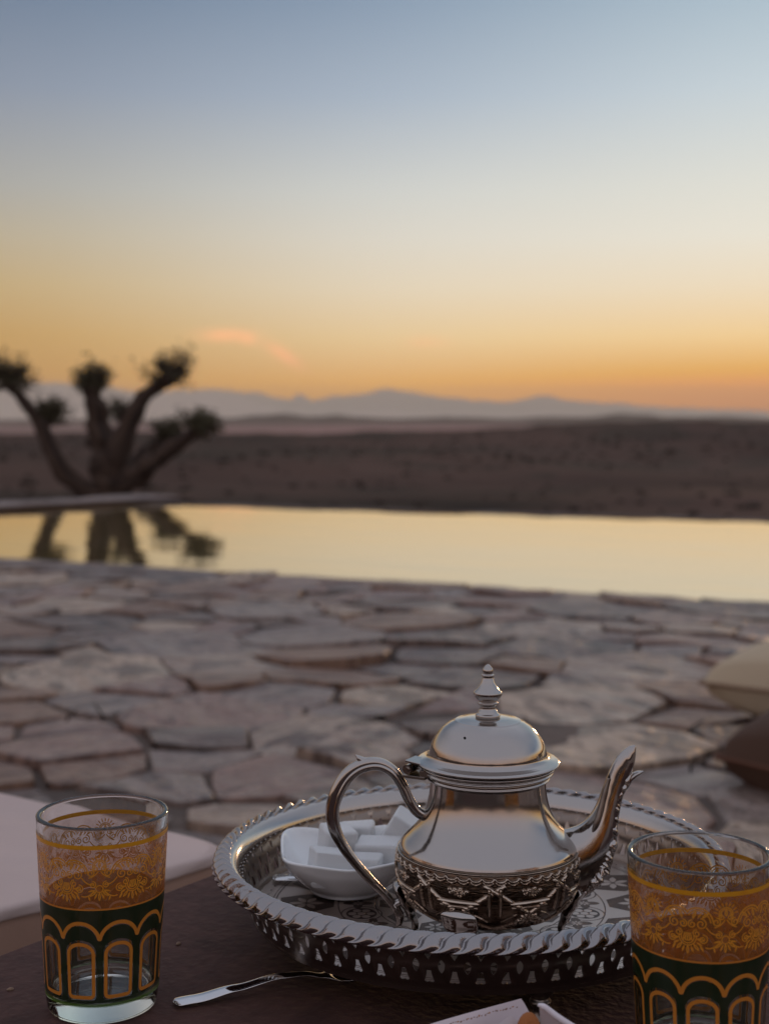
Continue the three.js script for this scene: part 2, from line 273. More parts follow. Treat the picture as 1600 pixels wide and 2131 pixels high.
// ------------------------------------------------------------------ terrace and pool
// The pool lies across the view: U runs along its near edge, Vd straight away from the terrace (x, depth).
const P0 = [-1.94, 7.19], U = [0.886, -0.464], Vd = [0.464, 0.886];
const uv2 = (u, v) => [P0[0] + U[0] * u + Vd[0] * v, P0[1] + U[1] * u + Vd[1] * v];          // -> [x, depth]
const vOf = (x, d) => (x - P0[0]) * Vd[0] + (d - P0[1]) * Vd[1];
const terrace = new THREE.Group(); terrace.name = 'stone_terrace'; scene.add(terrace); tag(terrace, 'crazy paved terrace of irregular flagstones with dark joints', 'terrace', null, 'structure');
const leftEdge = (v) => -3.72 + 0.226 * v, farEdge = (u) => 4.72 + 0.067 * u;   // the pool's left end and its overflow edge
{
  // the bed under the stones
  const c = [[-9, -0.02], [9, -0.02], [9, -6.2], [-9, -6.2]].map(([u, v]) => uv2(u, v)), sh = new THREE.Shape(c.map(([x, d]) => new THREE.Vector2(x, d)));
  const g = new THREE.ExtrudeGeometry(sh, { depth: 0.6, bevelEnabled: false }); g.rotateX(-Math.PI / 2); g.translate(0, -0.613, 0);
  const bedTex = tileColor(512, 6, 5, [[0.05, 0.034, 0.028], [0.15, 0.108, 0.086]], 1, 3);
  part('mortar_bed', g, std({ map: rep(bedTex, 0.8), bumpMap: rep(grit, 1.2), bumpScale: 0.012, roughness: 1 }), terrace);

  const bandTex = tileColor(512, 6, 5, [[0.12, 0.085, 0.072], [0.25, 0.19, 0.165]], 1, 17);
  part('edge_band', sheet(200, 6, (u, v) => { const q = [-0.34, -0.2, -0.06, 0.012, 0.03, 0.032, 0.03][Math.round(v * 6)], y = [-0.009, -0.0075, -0.006, -0.004, -0.01, -0.05, -0.4][Math.round(v * 6)], a = lerp(-8, 9, u), [x, d] = uv2(a, q + (q > 0 ? 0.012 * noise3(a * 2.3, 4, 1) : 0)); return [x, y + 0.003 * noise3(a * 5, q * 9, 2), -d]; }, { uv: (u, v) => [u * 17, v * 0.5] }), std({ map: bandTex, roughness: 0.7, bumpMap: grit, bumpScale: 0.006 }), terrace);
  // irregular flagstones: cells round scattered points, trimmed by the joints
  const pts = [];
  for (const [tries, r0, r1] of [[2200, 0.165, 0.225], [12000, 0.115, 0.15], [24000, 0.065, 0.095]]) for (let k = 0; k < tries; k++) {
    const x = rr(-8, 8), d = rr(-5, 12); if (vOf(x, d) > 0.12 || vOf(x, d) < -6.1) continue;
    const s = rr(r0, r1); let ok = true;
    for (const q of pts) if (Math.abs(q[0] - x) < 0.6 && Math.hypot(q[0] - x, (q[1] - d) * 1.1) < (s + q[2]) * 0.93) { ok = false; break; }
    if (ok) pts.push([x, d, s]);
  }
  const cut = (poly, nx, nd, c) => { const out = []; for (let i = 0; i < poly.length; i++) { const a = poly[i], b = poly[(i + 1) % poly.length], sa = a[0] * nx + a[1] * nd - c, sb = b[0] * nx + b[1] * nd - c; if (sa <= 0) out.push(a); if ((sa < 0 && sb > 0) || (sa > 0 && sb < 0)) { const t = sa / (sa - sb); out.push([lerp(a[0], b[0], t), lerp(a[1], b[1], t)]); } } return out; };
  const looks = [
    [[0.118, 0.076, 0.059], [0.351, 0.246, 0.185]], [[0.107, 0.073, 0.062], [0.254, 0.182, 0.150]], [[0.118, 0.062, 0.041], [0.244, 0.141, 0.093]], [[0.175, 0.121, 0.087], [0.449, 0.319, 0.232]], [[0.073, 0.048, 0.038], [0.175, 0.117, 0.095]], [[0.132, 0.075, 0.059], [0.273, 0.168, 0.130]],
  ].map((c, i) => std({ map: tileColor(512, 7, 6, [c[0], c[1], c[0].map((v, k) => (v + c[1][k]) / 2)], 2.4, i * 13 + 1, 3.2), roughness: 0.55, roughnessMap: tileNoise(256, 6, 3, (v) => 0.6 + 0.5 * v, 1, i), bumpMap: tileNoise(512, 8, 6, (v) => clamp((v - 0.5) * 1.8 + 0.5), 1.5, i * 5 + 2), bumpScale: 0.028 }));
  const stone = (poly, seed) => {
    let cx = 0, cd = 0; for (const [x, d] of poly) { cx += x / poly.length; cd += d / poly.length; }
    // soften the outline: cut corners, add points along the edges, waver
    const ring = [];
    for (let i = 0; i < poly.length; i++) {
      const a = poly[i], b = poly[(i + 1) % poly.length], L = Math.hypot(b[0] - a[0], b[1] - a[1]); if (L < 0.035) continue;
      const n = Math.max(2, Math.round(L / 0.075));
      for (let k = 0; k < n; k++) { const t = lerp(0.02, 0.98, n > 1 ? k / (n - 1) : 0.5), w = 0.022 * noise3(lerp(a[0], b[0], t) * 9, lerp(a[1], b[1], t) * 9, seed), nx = (b[1] - a[1]) / L, nd = -(b[0] - a[0]) / L; ring.push([lerp(a[0], b[0], t) + nx * w, lerp(a[1], b[1], t) + nd * w]); }
    }
    if (ring.length < 5) return null;
    const tx = rr(-0.016, 0.016), td = rr(-0.02, 0.014), h0 = rr(-0.006, 0.005), R = ring.length, rows = [[1.0, -0.04], [1, -0.003], [0.99, -0.0004], [0.95, 0.0004], [0.5, 0.0005]], pos = [], uv = [], ix = [];
    const ou = rr(0, 5), ov = rr(0, 5), spin = rr(0, 6.28), cs = Math.cos(spin), sn = Math.sin(spin);
    const add = (x, d, y) => { const relief = y > -0.004 ? 0.016 * fbm(x * 6 + seed, d * 5, 3, 3) : 0; pos.push(x, y + h0 + tx * (x - cx) / 0.4 + td * (d - cd) / 0.4 + relief, -d); const a = x - cx, b = d - cd; uv.push((a * cs - b * sn) / 0.9 + ou, (a * sn + b * cs) / 0.9 + ov); };
    for (const [s, y] of rows) for (const [x, d] of ring) add(cx + (x - cx) * s, cd + (d - cd) * s, y);
    add(cx, cd, 0.002);
    for (let j = 0; j < rows.length - 1; j++) for (let i = 0; i < R; i++) { const a = j * R + i, b = j * R + (i + 1) % R, c = a + R, e = b + R; ix.push(a, b, c, b, e, c); }
    for (let i = 0; i < R; i++) ix.push((rows.length - 1) * R + i, (rows.length - 1) * R + (i + 1) % R, rows.length * R);
    const g = new THREE.BufferGeometry(); g.setAttribute('position', new THREE.Float32BufferAttribute(pos, 3)); g.setAttribute('uv', new THREE.Float32BufferAttribute(uv, 2)); g.setIndex(ix); g.computeVertexNormals();
    return g;
  };
  const rest = looks.map(() => []); let shown = 0;
  pts.forEach(([x, d, w], i) => {
    let poly = [[x - 1, d - 1], [x + 1, d - 1], [x + 1, d + 1], [x - 1, d + 1]];
    const gap = 0.004 + 0.007 * hash3(i, 3, 5);
    for (const [a, b, w2] of pts) { const dx = a - x, dd = b - d, L = Math.hypot(dx, dd); if (L < 1e-6 || L > 1.3) continue; const nx = dx / L, nd = dd / L; poly = cut(poly, nx, nd, nx * x + nd * d + (L * L + w * w - w2 * w2) / (2 * L) - gap); if (poly.length < 3) return; }
    poly = cut(poly, Vd[0], Vd[1], P0[0] * Vd[0] + P0[1] * Vd[1] + 0.012 * noise3(x * 3, d * 3, 1));
    if (poly.length < 3) return;
    let A = 0; poly.forEach((p, k) => { const q = poly[(k + 1) % poly.length]; A += p[0] * q[1] - p[1] * q[0]; }); if (Math.abs(A) < 0.006) return;
    const g = stone(poly, i * 0.37); if (!g) return;
    const look = Math.floor(hash3(i, 11, 2) * looks.length);
    if (d > 1.75 && Math.abs(x) < d * 0.3 + 0.22 && shown < 298) { part(shown ? 'flagstone_' + String(shown).padStart(3, '0') : 'flagstone', g, looks[look], terrace); shown++; } else rest[look].push(g);
  });
  rest.forEach((list, i) => { if (list.length) { const m = part('flagstones_beyond_' + ['grey', 'slate', 'brown', 'pale', 'dark', 'red'][i], merge(list), looks[i], terrace); m.userData.kind = 'stuff'; } });
  console.log('flagstones', shown, pts.length);
}
{
  // unseen dark soil added behind the camera, to darken what the metal reflects
  const soilTex = tileColor(512, 6, 5, [[0.035, 0.022, 0.016], [0.075, 0.05, 0.036]], 1, 71);
  solo('added_dark_soil', sheet(60, 30, (u, v) => { const [x, d] = uv2(lerp(-9, 10, u), lerp(-6.2, -17, v)); return [x, -0.03 + 0.03 * fbm(x, d, 2, 3) - (v > 0.9 ? (v - 0.9) * 22 : 0), -d]; }, { flip: true, uv: (u, v) => [u * 19, v * 11] }), std({ map: rep(soilTex, 0.5), bumpMap: grit, bumpScale: 0.02, roughness: 1 }), 'unseen dark soil added behind the camera to darken reflections', 'ground', null, 'structure');
  // the water, level just under the terrace, flat to the overflow edge
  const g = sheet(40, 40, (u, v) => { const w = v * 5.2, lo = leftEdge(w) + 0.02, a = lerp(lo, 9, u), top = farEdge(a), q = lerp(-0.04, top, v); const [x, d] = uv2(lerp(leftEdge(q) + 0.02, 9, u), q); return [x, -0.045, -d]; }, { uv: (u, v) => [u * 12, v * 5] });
  const ripple = tileNoise(512, 3, 3, (v) => v, 3, 2);
  solo('pool_water', g, phys({ color: lin(0.55, 0.42, 0.2), roughness: 0.03, metalness: 0.85, ior: 1.33, bumpMap: rep(ripple, 0.5, 0.5), bumpScale: 0.002 }), 'still pool water tinted gold to mirror the yellow dusk sky', 'water', null, 'structure');  // gold tint on a near-metal surface paints the sky glow into the water
  // overflow edge: a thin dark lip with uneven stones under it
  const stoneTex = tileColor(512, 8, 5, [[0.07, 0.055, 0.05], [0.16, 0.125, 0.11]], 1, 21);
  const strip = (from, to, half, y0, y1, rough, n) => sheet(12, n, (u, v) => {
    const a = [from[0] + (to[0] - from[0]) * v, from[1] + (to[1] - from[1]) * v], L = Math.hypot(to[0] - from[0], to[1] - from[1]), nx = (to[1] - from[1]) / L, nd = -(to[0] - from[0]) / L;
    const k = Math.round(u * 12), prof = [[1, 0], [1, 0.5], [1, 0.9], [0.9, 1], [0.4, 1], [0, 1], [-0.4, 1], [-0.9, 1], [-1, 0.9], [-1, 0.5], [-1, 0], [0, 0], [1, 0]][k], w = rough * noise3(v * L * 4, prof[0] * 3, 5);
    return [a[0] + nx * (half * prof[0] + w), lerp(y0, y1, prof[1]) + (prof[1] > 0.6 ? w * 0.7 : 0), -(a[1] + nd * (half * prof[0] + w))];
  }, { loop: true, uv: (u, v) => [u * 0.6, v * 8] });
  const farL = uv2(leftEdge(4.6), farEdge(leftEdge(4.6)) + 0.1), farR = uv2(9, farEdge(9) + 0.1);
  const lip = thing('pool_edge', 'thin dark stone edge where the pool water overflows', 'pool edge');
  part('stone_lip', strip(farL, farR, 0.09, -1.8, -0.038, 0.01, 160), std({ map: rep(stoneTex, 1), roughness: 0.9, bumpMap: grit, bumpScale: 0.01 }), lip);
  // the low wall at the pool's left end
  const wl = thing('low_wall', 'low plastered wall along the left end of the pool in front of the tree', 'wall');
  const a = uv2(leftEdge(-0.02) - 0.28, -0.02), b = uv2(leftEdge(5.1) - 0.22, 5.15);
  part('wall_body', strip(a, b, 0.25, -1.8, -0.018, 0.01, 60), std({ color: lin(0.24, 0.18, 0.16), roughness: 0.95, map: rep(tileColor(512, 6, 4, [[0.16, 0.115, 0.1], [0.26, 0.2, 0.18]], 1, 31), 0.7), bumpMap: grit, bumpScale: 0.006 }), wl);
  part('coping', strip(a, b, 0.24, -0.018, 0.004, 0.012, 60), std({ map: rep(tileColor(512, 6, 4, [[0.15, 0.112, 0.1], [0.27, 0.21, 0.19]], 1, 33), 0.7), roughness: 0.85, bumpMap: grit, bumpScale: 0.006 }), wl);
  // soil bank behind the wall, where the tree stands
  const bank = sheet(40, 30, (u, v) => { const q = lerp(-3, 8.5, v), [x, d] = uv2(leftEdge(q) - 0.5 - u * 6, q), e = Math.min(1, (1 - Math.abs(v * 2 - 1)) * 4) * Math.min(1, (1 - u) * 4); return [x, lerp(-2.2, -0.36, Math.sqrt(e)) + 0.08 * fbm(x, d, 1, 3), -d]; }, { uv: (u, v) => [u * 6, v * 11] });
  solo('garden_bank', bank, std({ map: rep(tileColor(512, 6, 5, [[0.09, 0.065, 0.05], [0.17, 0.12, 0.09]], 1, 41), 0.5), bumpMap: grit, bumpScale: 0.02, roughness: 1 }), 'bank of bare soil behind the low wall', 'ground', null, 'structure');
  // small tuft at the far edge
  const tuft = (px, depth, h, n, label) => {
    const t = thing('grass_tuft', label, 'grass', [(px - 800) / F * depth, -0.5, -depth]);
    const blades = []; for (let k = 0; k < n; k++) { const an = rr(0, 6.28), le = h * rr(0.55, 1), out = rr(0.1, 0.5) * le; blades.push(sheet(1, 5, (u, v) => [Math.cos(an) * out * v * v + (u - 0.5) * 0.018 * (1 - v), le * v * (1 - 0.15 * v), Math.sin(an) * out * v * v + (u - 0.5) * 0.008 * (1 - v)])); }
    part('blades', merge(blades), std({ color: lin(0.12, 0.11, 0.04), roughness: 0.9, side: THREE.DoubleSide }), t);
  };
  tuft(592, 12.3, 0.56, 60, 'small yellowish grass tuft beyond the pool edge, right of the tree');
}

// ------------------------------------------------------------------ the pollarded tree
{
  const D = 16, K = D / F, at = (px, py, z = 0) => V3((px - 800) * K + 3.07, EYE - (py - HORIZON) * K + 0.35, z * 1.25);
  const t = thing('pollarded_tree', 'dark pollarded tree with stubby tufted limbs behind the pool', 'tree', [-3.07, -0.35, -D]);
  const bark = std({ map: rep(tileColor(512, 5, 5, [[0.025, 0.015, 0.012], [0.085, 0.052, 0.036]], 0.4, 51), 3, 1), bumpMap: rep(grit, 3, 2), bumpScale: 0.02, roughness: 1 });
  const leafM = std({ color: lin(0.085, 0.072, 0.036), roughness: 0.8, side: THREE.DoubleSide }), twigM = std({ color: lin(0.07, 0.045, 0.035), roughness: 1 });
  part('trunk', limb([at(238, 1070), at(237, 1040), at(232, 1010), at(230, 985), at(229, 955), at(230, 925)], [0.25, 0.22, 0.205, 0.2, 0.185, 0.11], { n: 20, round: 16, seed: 2, rough: 0.1 }), bark, t);
  const limbs = [
    [[[228, 1040, 0.02], [180, 1022, 0.06], [140, 985, 0.1], [112, 935, 0.1], [84, 875, 0.08], [48, 825, 0.08], [24, 800, 0.08]], [0.12, 0.1, 0.078, 0.066, 0.056, 0.05, 0.042]],
    [[[228, 990, 0], [217, 935, 0], [206, 885, -0.02], [196, 840, -0.03], [190, 808, -0.03]], [0.15, 0.135, 0.112, 0.09, 0.066]],
    [[[236, 1000, 0.03], [252, 940, 0.06], [272, 885, 0.08], [296, 838, 0.1], [326, 808, 0.1], [352, 792, 0.1]], [0.15, 0.115, 0.09, 0.07, 0.06, 0.05]],
    [[[244, 1020, 0.02], [285, 990, 0.12], [335, 955, 0.2], [385, 918, 0.24], [420, 896, 0.24]], [0.14, 0.1, 0.078, 0.064, 0.05]],
    [[[240, 1000, -0.1], [272, 960, -0.35], [298, 932, -0.5], [322, 915, -0.6]], [0.09, 0.066, 0.055, 0.045]],
    [[[92, 890, 0.08], [104, 878, 0.02], [108, 868, 0]], [0.04, 0.032, 0.028]],
    [[[234, 960, -0.15], [238, 910, -0.4], [242, 872, -0.5]], [0.08, 0.055, 0.045]],
  ];
  const heads = [[32, 792, 0.08, 56, 230, 0], [192, 797, -0.03, 60, 260, 0], [362, 774, 0.1, 56, 170, 1], [432, 887, 0.24, 46, 300, 2], [328, 906, -0.6, 38, 200, 2], [104, 864, 0, 40, 210, 2], [242, 862, -0.5, 36, 170, 2]];
  limbs.forEach(([p, r], i) => {
    r = r.map((q) => q * 1.22);
    part('limb', limb(p.map(([x, y, z]) => at(x, y, z)), r, { n: 26, round: 11, seed: i * 3, rough: 0.24 }), bark, t);
    const [hx, hy, hz, hr, n, kind] = heads[[0, 1, 2, 3, 4, 5, 6][i]], c = at(hx, hy, hz), R = hr * K, tw = [], lv = [], base = at(...p[p.length - 1]);
    tw.push(moved(new THREE.IcosahedronGeometry(r[r.length - 1] * 1.5, 2), base.x, base.y, base.z));
    for (let k = 0; k < 80; k++) {
      const dir = V3(rr(-1, 1), rr(-0.35, 1), rr(-1, 1)).normalize(), tip = c.clone().addScaledVector(dir, R * rr(0.55, 1.05) * (0.92 + 0.75 * noise3(dir.x * 1.6 + i * 7, dir.y * 1.6, dir.z * 1.6))), mid = base.clone().lerp(tip, 0.55).add(V3(rr(-1, 1), rr(-1, 1), rr(-1, 1)).multiplyScalar(R * 0.12));
      tw.push(limb([base, mid, tip], [0.013, 0.009, 0.004], { n: 6, round: 5, rough: 0 }));
      for (let q = 0; q < n / 22; q++) {
        const s = rr(0.35, 1.05), o = base.clone().lerp(mid, Math.min(1, s * 1.8)).lerp(tip, clamp(s * 1.8 - 0.8)).add(V3(rr(-1, 1), rr(-1, 1), rr(-1, 1)).multiplyScalar(R * 0.22)), L = rr(0.035, 0.065);
        const f = new THREE.BufferGeometry(); f.setAttribute('position', new THREE.Float32BufferAttribute([0, 0, 0, L * 0.28, L * 0.5, 0, 0, L, L * 0.1, 0, 0, 0, 0, L, L * 0.1, -L * 0.28, L * 0.5, 0], 3)); f.setAttribute('uv', new THREE.Float32BufferAttribute(new Array(12).fill(0), 2)); f.computeVertexNormals();
        lv.push(moved(f, o.x, o.y, o.z, rr(-1.4, 1.4), rr(0, 6.28), rr(-1.4, 1.4)));
      }
    }
    part('twigs', merge(tw), twigM, t);
    part('foliage', merge(lv), leafM, t);
  });
}

// ------------------------------------------------------------------ seats round the table
const weave = tileNoise(512, 64, 2, (v, x, y) => 0.5 + 0.25 * Math.sin(x * 512 * Math.PI / 2) * Math.sin(y * 512 * Math.PI / 2) + (v - 0.5) * 0.5);
{
  // cloth-covered stool at the left: square, one corner towards the middle of the picture
  const H = 0.36, c0 = [-0.106, 1.128], e1 = [-0.817, 0.577], e2 = [-0.748, -0.665], S = 0.62;
  const o = thing('covered_stool', 'square brown-skirted seat with a pale pink cloth top beyond the left edge of the table', 'stool', [c0[0] + (e1[0] + e2[0]) * S / 2, 0, -(c0[1] + (e1[1] + e2[1]) * S / 2)]);
  const w = (a, b) => [(e1[0] * a + e2[0] * b), -(e1[1] * a + e2[1] * b)];
  const ringPt = (t, s) => { const a = t * 2 * Math.PI, ca = Math.cos(a), sa = Math.sin(a), n = 16, k = Math.pow(Math.abs(ca) ** n + Math.abs(sa) ** n, -1 / n) * S / 2 * s; return [ca * k, sa * k]; };
  const rows = []; for (let i = 0; i <= 14; i++) rows.push([i / 14 * 0.975, 0, 0]); rows.push([0.99, -0.0008, 0], [0.998, -0.003, 0], [1.001, -0.007, 0.1]); for (let i = 1; i <= 14; i++) rows.push([1.006 + 0.045 * i / 14, -0.02 - 0.31 * i / 14, 0.1 + 0.9 * i / 14]);
  const surface = (list, n) => sheet(240, list.length - 1, (u, v, i, j) => {
    const [s, y, f] = list[j], a = u * 2 * Math.PI, fold = f * (0.012 * Math.sin(a * 22 + 2 * Math.sin(a * 5)) + 0.009 * Math.sin(a * 37 + 1));
    const [p, q] = ringPt(u, s + fold / (S / 2)), [x, z] = w(p, q);
    return [x, H + y + (f === 0 ? (0.009 * fbm(x * 7, z * 7, 3, 3) + 0.004 * fbm(x * 22, z * 12, 6, 3)) * (1 - smooth(0.86, 0.99, s)) : 0), z];
  }, { loop: true, uv: (u, v) => [u * 9, v * 3] });
  const cover = rows.slice(0, 18).concat([[1.001, -0.0085, 0.1]]), skirt = [[0.985, -0.0055, 0.1], [0.994, -0.0065, 0.1], [0.999, -0.0125, 0.1], ...rows.slice(18).map(([s, y, f]) => [s - 0.006, y, f])];
  part('cloth_cover', surface(cover), std({ color: lin(0.62, 0.48, 0.44), roughness: 0.95, bumpMap: rep(weave, 3), bumpScale: 0.0006, side: THREE.DoubleSide }), o);
  part('skirt', surface(skirt), std({ color: lin(0.4, 0.245, 0.18), roughness: 0.9, bumpMap: rep(weave, 3), bumpScale: 0.0006, side: THREE.DoubleSide }), o);
  const legM = std({ color: lin(0.12, 0.07, 0.045), roughness: 0.7 });
  for (const [a, b] of [[1, 1], [1, -1], [-1, 1], [-1, -1]]) { const [x, z] = w(a * S * 0.42, b * S * 0.42); part('leg', moved(new THREE.CylinderGeometry(0.022, 0.018, 0.33, 14), x, 0.165, z), legM, o); }
}
// floor cushions at the right edge of the frame
function pillow(size, thick, puff = 0.33) {
  const half = (side) => sheet(36, 36, (u, v) => {
    const a = u * 2 - 1, b = v * 2 - 1, e = Math.pow(Math.max(0, (1 - a * a) * (1 - b * b)), puff), pin = 1 - 0.075 * (1 - Math.abs(a)) * Math.abs(b) - 0.0 , pin2 = 1 - 0.075 * (1 - Math.abs(b)) * Math.abs(a);
    return [a * size / 2 * pin2, side * (thick / 2 * e + 0.0006) + (0.012 * fbm(a * 3 + size, b * 3, side, 3) + 0.004 * Math.abs(fbm(a * 9 + b * 4, b * 5, side + 2, 3))) * e, b * size / 2 * pin];
  }, { flip: side > 0, uv: (u, v) => [u * 3, v * 3] });
  return [half(1), half(-1)];
}
{
  const build = (size, thick, color, label, pos, rot, rough, seamColor) => {
    const o = thing('floor_cushion', label, 'cushion', pos); o.rotation.set(...rot, 'YXZ');
    const [top, bottom] = pillow(size, thick), m = std({ color, roughness: rough, bumpMap: rep(weave, 2), bumpScale: 0.0012 });
    part('cushion_top', top, m, o); part('cushion_bottom', bottom, m, o);
    const corner = [[-1, -1], [1, -1], [1, 1], [-1, 1], [-1, -1]], pts = [];
    for (let k = 0; k < 4; k++) for (let s = 0; s < 10; s++) { const a = lerp(corner[k][0], corner[k + 1][0], s / 10), b = lerp(corner[k][1], corner[k + 1][1], s / 10); pts.push(V3(a * size / 2 * (1 - 0.075 * (1 - Math.abs(b)) * Math.abs(a)), 0, b * size / 2 * (1 - 0.075 * (1 - Math.abs(a)) * Math.abs(b)))); }
    part('piping', new THREE.TubeGeometry(new THREE.CatmullRomCurve3(pts, true), 160, 0.005, 7, true), std({ color: seamColor, roughness: 0.9 }), o);
  };
  build(0.56, 0.23, lin(0.56, 0.44, 0.3), 'plump beige floor cushion at the right edge, resting on the paving', [1.12, 0.1, -3.27], [0.0, 0.785, 0.02], 0.95, lin(0.25, 0.16, 0.1));
  build(0.5, 0.24, lin(0.085, 0.04, 0.022), 'dark brown floor cushion leaning in front of the beige one', [0.985, 0.07, -2.70], [0.06, 0.74, 0.12], 0.75, lin(0.11, 0.045, 0.025));
}

// ------------------------------------------------------------------ the table
const rustTex = tileColor(1024, 7, 6, [[0.04, 0.019, 0.0165], [0.078, 0.037, 0.031], [0.058, 0.028, 0.0245]], 1, 61, 1.9);
{
  const corner = [-0.0034, 1.0103], a1 = [-0.587, -0.81], a2 = [0.81, -0.587], L1 = 1.25, L2 = 0.62, T = 0.035;   // (x, depth): far corner and the two edges running from it
  const cen = [corner[0] + a1[0] * L1 / 2 + a2[0] * L2 / 2, corner[1] + a1[1] * L1 / 2 + a2[1] * L2 / 2];
  const o = thing('low_table', 'low dark red-brown table with a rough worn top', 'table', [cen[0], 0, -cen[1]]);
  const pt = (a, b) => [corner[0] + a1[0] * a + a2[0] * b - cen[0], corner[1] + a1[1] * a + a2[1] * b - cen[1]];
  const q = [pt(0, 0), pt(L1, 0), pt(L1, L2), pt(0, L2)], sh = new THREE.Shape(); const r = 0.012;
  q.forEach((p, i) => { const n = q[(i + 1) % 4], b = q[(i + 3) % 4], to = (f) => { const L = Math.hypot(f[0] - p[0], f[1] - p[1]); return [p[0] + (f[0] - p[0]) / L * r, p[1] + (f[1] - p[1]) / L * r]; }, s = to(b), e = to(n); i ? sh.lineTo(...s) : sh.moveTo(...s); sh.quadraticCurveTo(p[0], p[1], ...e); });
  const g = new THREE.ExtrudeGeometry(sh, { depth: T - 0.006, bevelEnabled: true, bevelThickness: 0.003, bevelSize: 0.003, bevelOffset: -0.003, bevelSegments: 3, curveSegments: 6 }); g.rotateX(-Math.PI / 2); g.translate(0, TABLE - T + 0.003, 0);
  part('table_top', g, phys({ map: rep(rustTex, 3), bumpMap: rep(tileNoise(1024, 90, 4, (v) => v, 1, 3), 3.1), bumpScale: 0.0007, roughness: 0.8, specularIntensity: 0.45 }), o);
  const lm = std({ color: lin(0.06, 0.032, 0.027), roughness: 0.8 });
  for (const [a, b] of [[0.06, 0.06], [L1 - 0.06, 0.06], [L1 - 0.06, L2 - 0.06], [0.06, L2 - 0.06]]) { const p = pt(a, b); part('leg', moved(new RoundedBoxGeometry(0.05, TABLE - T + 0.003, 0.05, 2, 0.004), p[0], (TABLE - T + 0.003) / 2, -p[1], 0, 0.94, 0), lm, o); }
}
// crumbs on the table
{
  const crumb = (px, py, s, label) => { const d = (EYE - TABLE) * F / (py - HORIZON), g = new THREE.IcosahedronGeometry(s, 1), p = g.attributes.position; for (let k = 0; k < p.count; k++) { const f = 1 + 0.6 * noise3(p.getX(k) * 900, p.getY(k) * 900, p.getZ(k) * 900); p.setXYZ(k, p.getX(k) * f * 1.5, p.getY(k) * f * 0.7, p.getZ(k) * f); } g.computeVertexNormals(); moved(g, (px - 800) / F * d, TABLE + s * 0.5, -d, 0, px, 0);
    solo('crumb', g, std({ color: lin(0.25, 0.17, 0.12), roughness: 1 }), label, 'crumb'); };
  crumb(22, 2061, 0.0011, 'tiny pale crumb on the table left of the left tea glass');
  crumb(372, 1966, 0.0012, 'tiny dark crumb on the table right of the left tea glass');
}

// ------------------------------------------------------------------ metal
const smudge = tileNoise(512, 5, 5, (v) => clamp((v - 0.35) * 1.6), 1, 8), scratch = tileNoise(512, 40, 3, (v) => v, 0.1, 4);
const silver = std({ color: lin(0.415, 0.378, 0.355), metalness: 1, roughness: 0.24, roughnessMap: tileNoise(512, 4, 5, (v) => clamp(0.3 + 0.75 * (v - 0.25)), 1, 12), bumpMap: rep(scratch, 2), bumpScale: 0.00002 });
const silverDull = std({ color: lin(0.25, 0.21, 0.185), metalness: 1, roughness: 0.42, roughnessMap: tileNoise(256, 6, 4, (v) => 0.55 + 0.6 * v, 1, 15) });
const steel = std({ color: lin(0.62, 0.6, 0.6), metalness: 1, roughness: 0.2, roughnessMap: smudge });
// raised lines on a grey canvas: several strokes, narrower and lighter
function ridge(g, path, w, lo = 110, hi = 235) { for (let k = 0; k < 6; k++) { const t = k / 5, v = Math.round(lerp(lo, hi, Math.sqrt(t))); g.strokeStyle = `rgb(${v},${v},${v})`; g.lineWidth = w * (1 - t * 0.82); g.beginPath(); path(g); g.stroke(); } }
function groove(g, path, w, lo = 20) { for (let k = 0; k < 4; k++) { const v = Math.round(lerp(90, lo, k / 3)); g.strokeStyle = `rgb(${v},${v},${v})`; g.lineWidth = w * (1 - k * 0.22); g.beginPath(); path(g); g.stroke(); } }
function petal(g, x, y, a, len, w) { g.moveTo(x, y); const c = Math.cos(a), s = Math.sin(a); g.quadraticCurveTo(x + c * len * 0.5 - s * w, y + s * len * 0.5 + c * w, x + c * len, y + s * len); g.quadraticCurveTo(x + c * len * 0.5 + s * w, y + s * len * 0.5 - c * w, x, y); }
function flowerAt(g, x, y, n, r0, len, w, turn = 0) { for (let k = 0; k < n; k++) { const a = turn + k / n * 2 * Math.PI; petal(g, x + Math.cos(a) * r0, y + Math.sin(a) * r0, a, len, w); } }

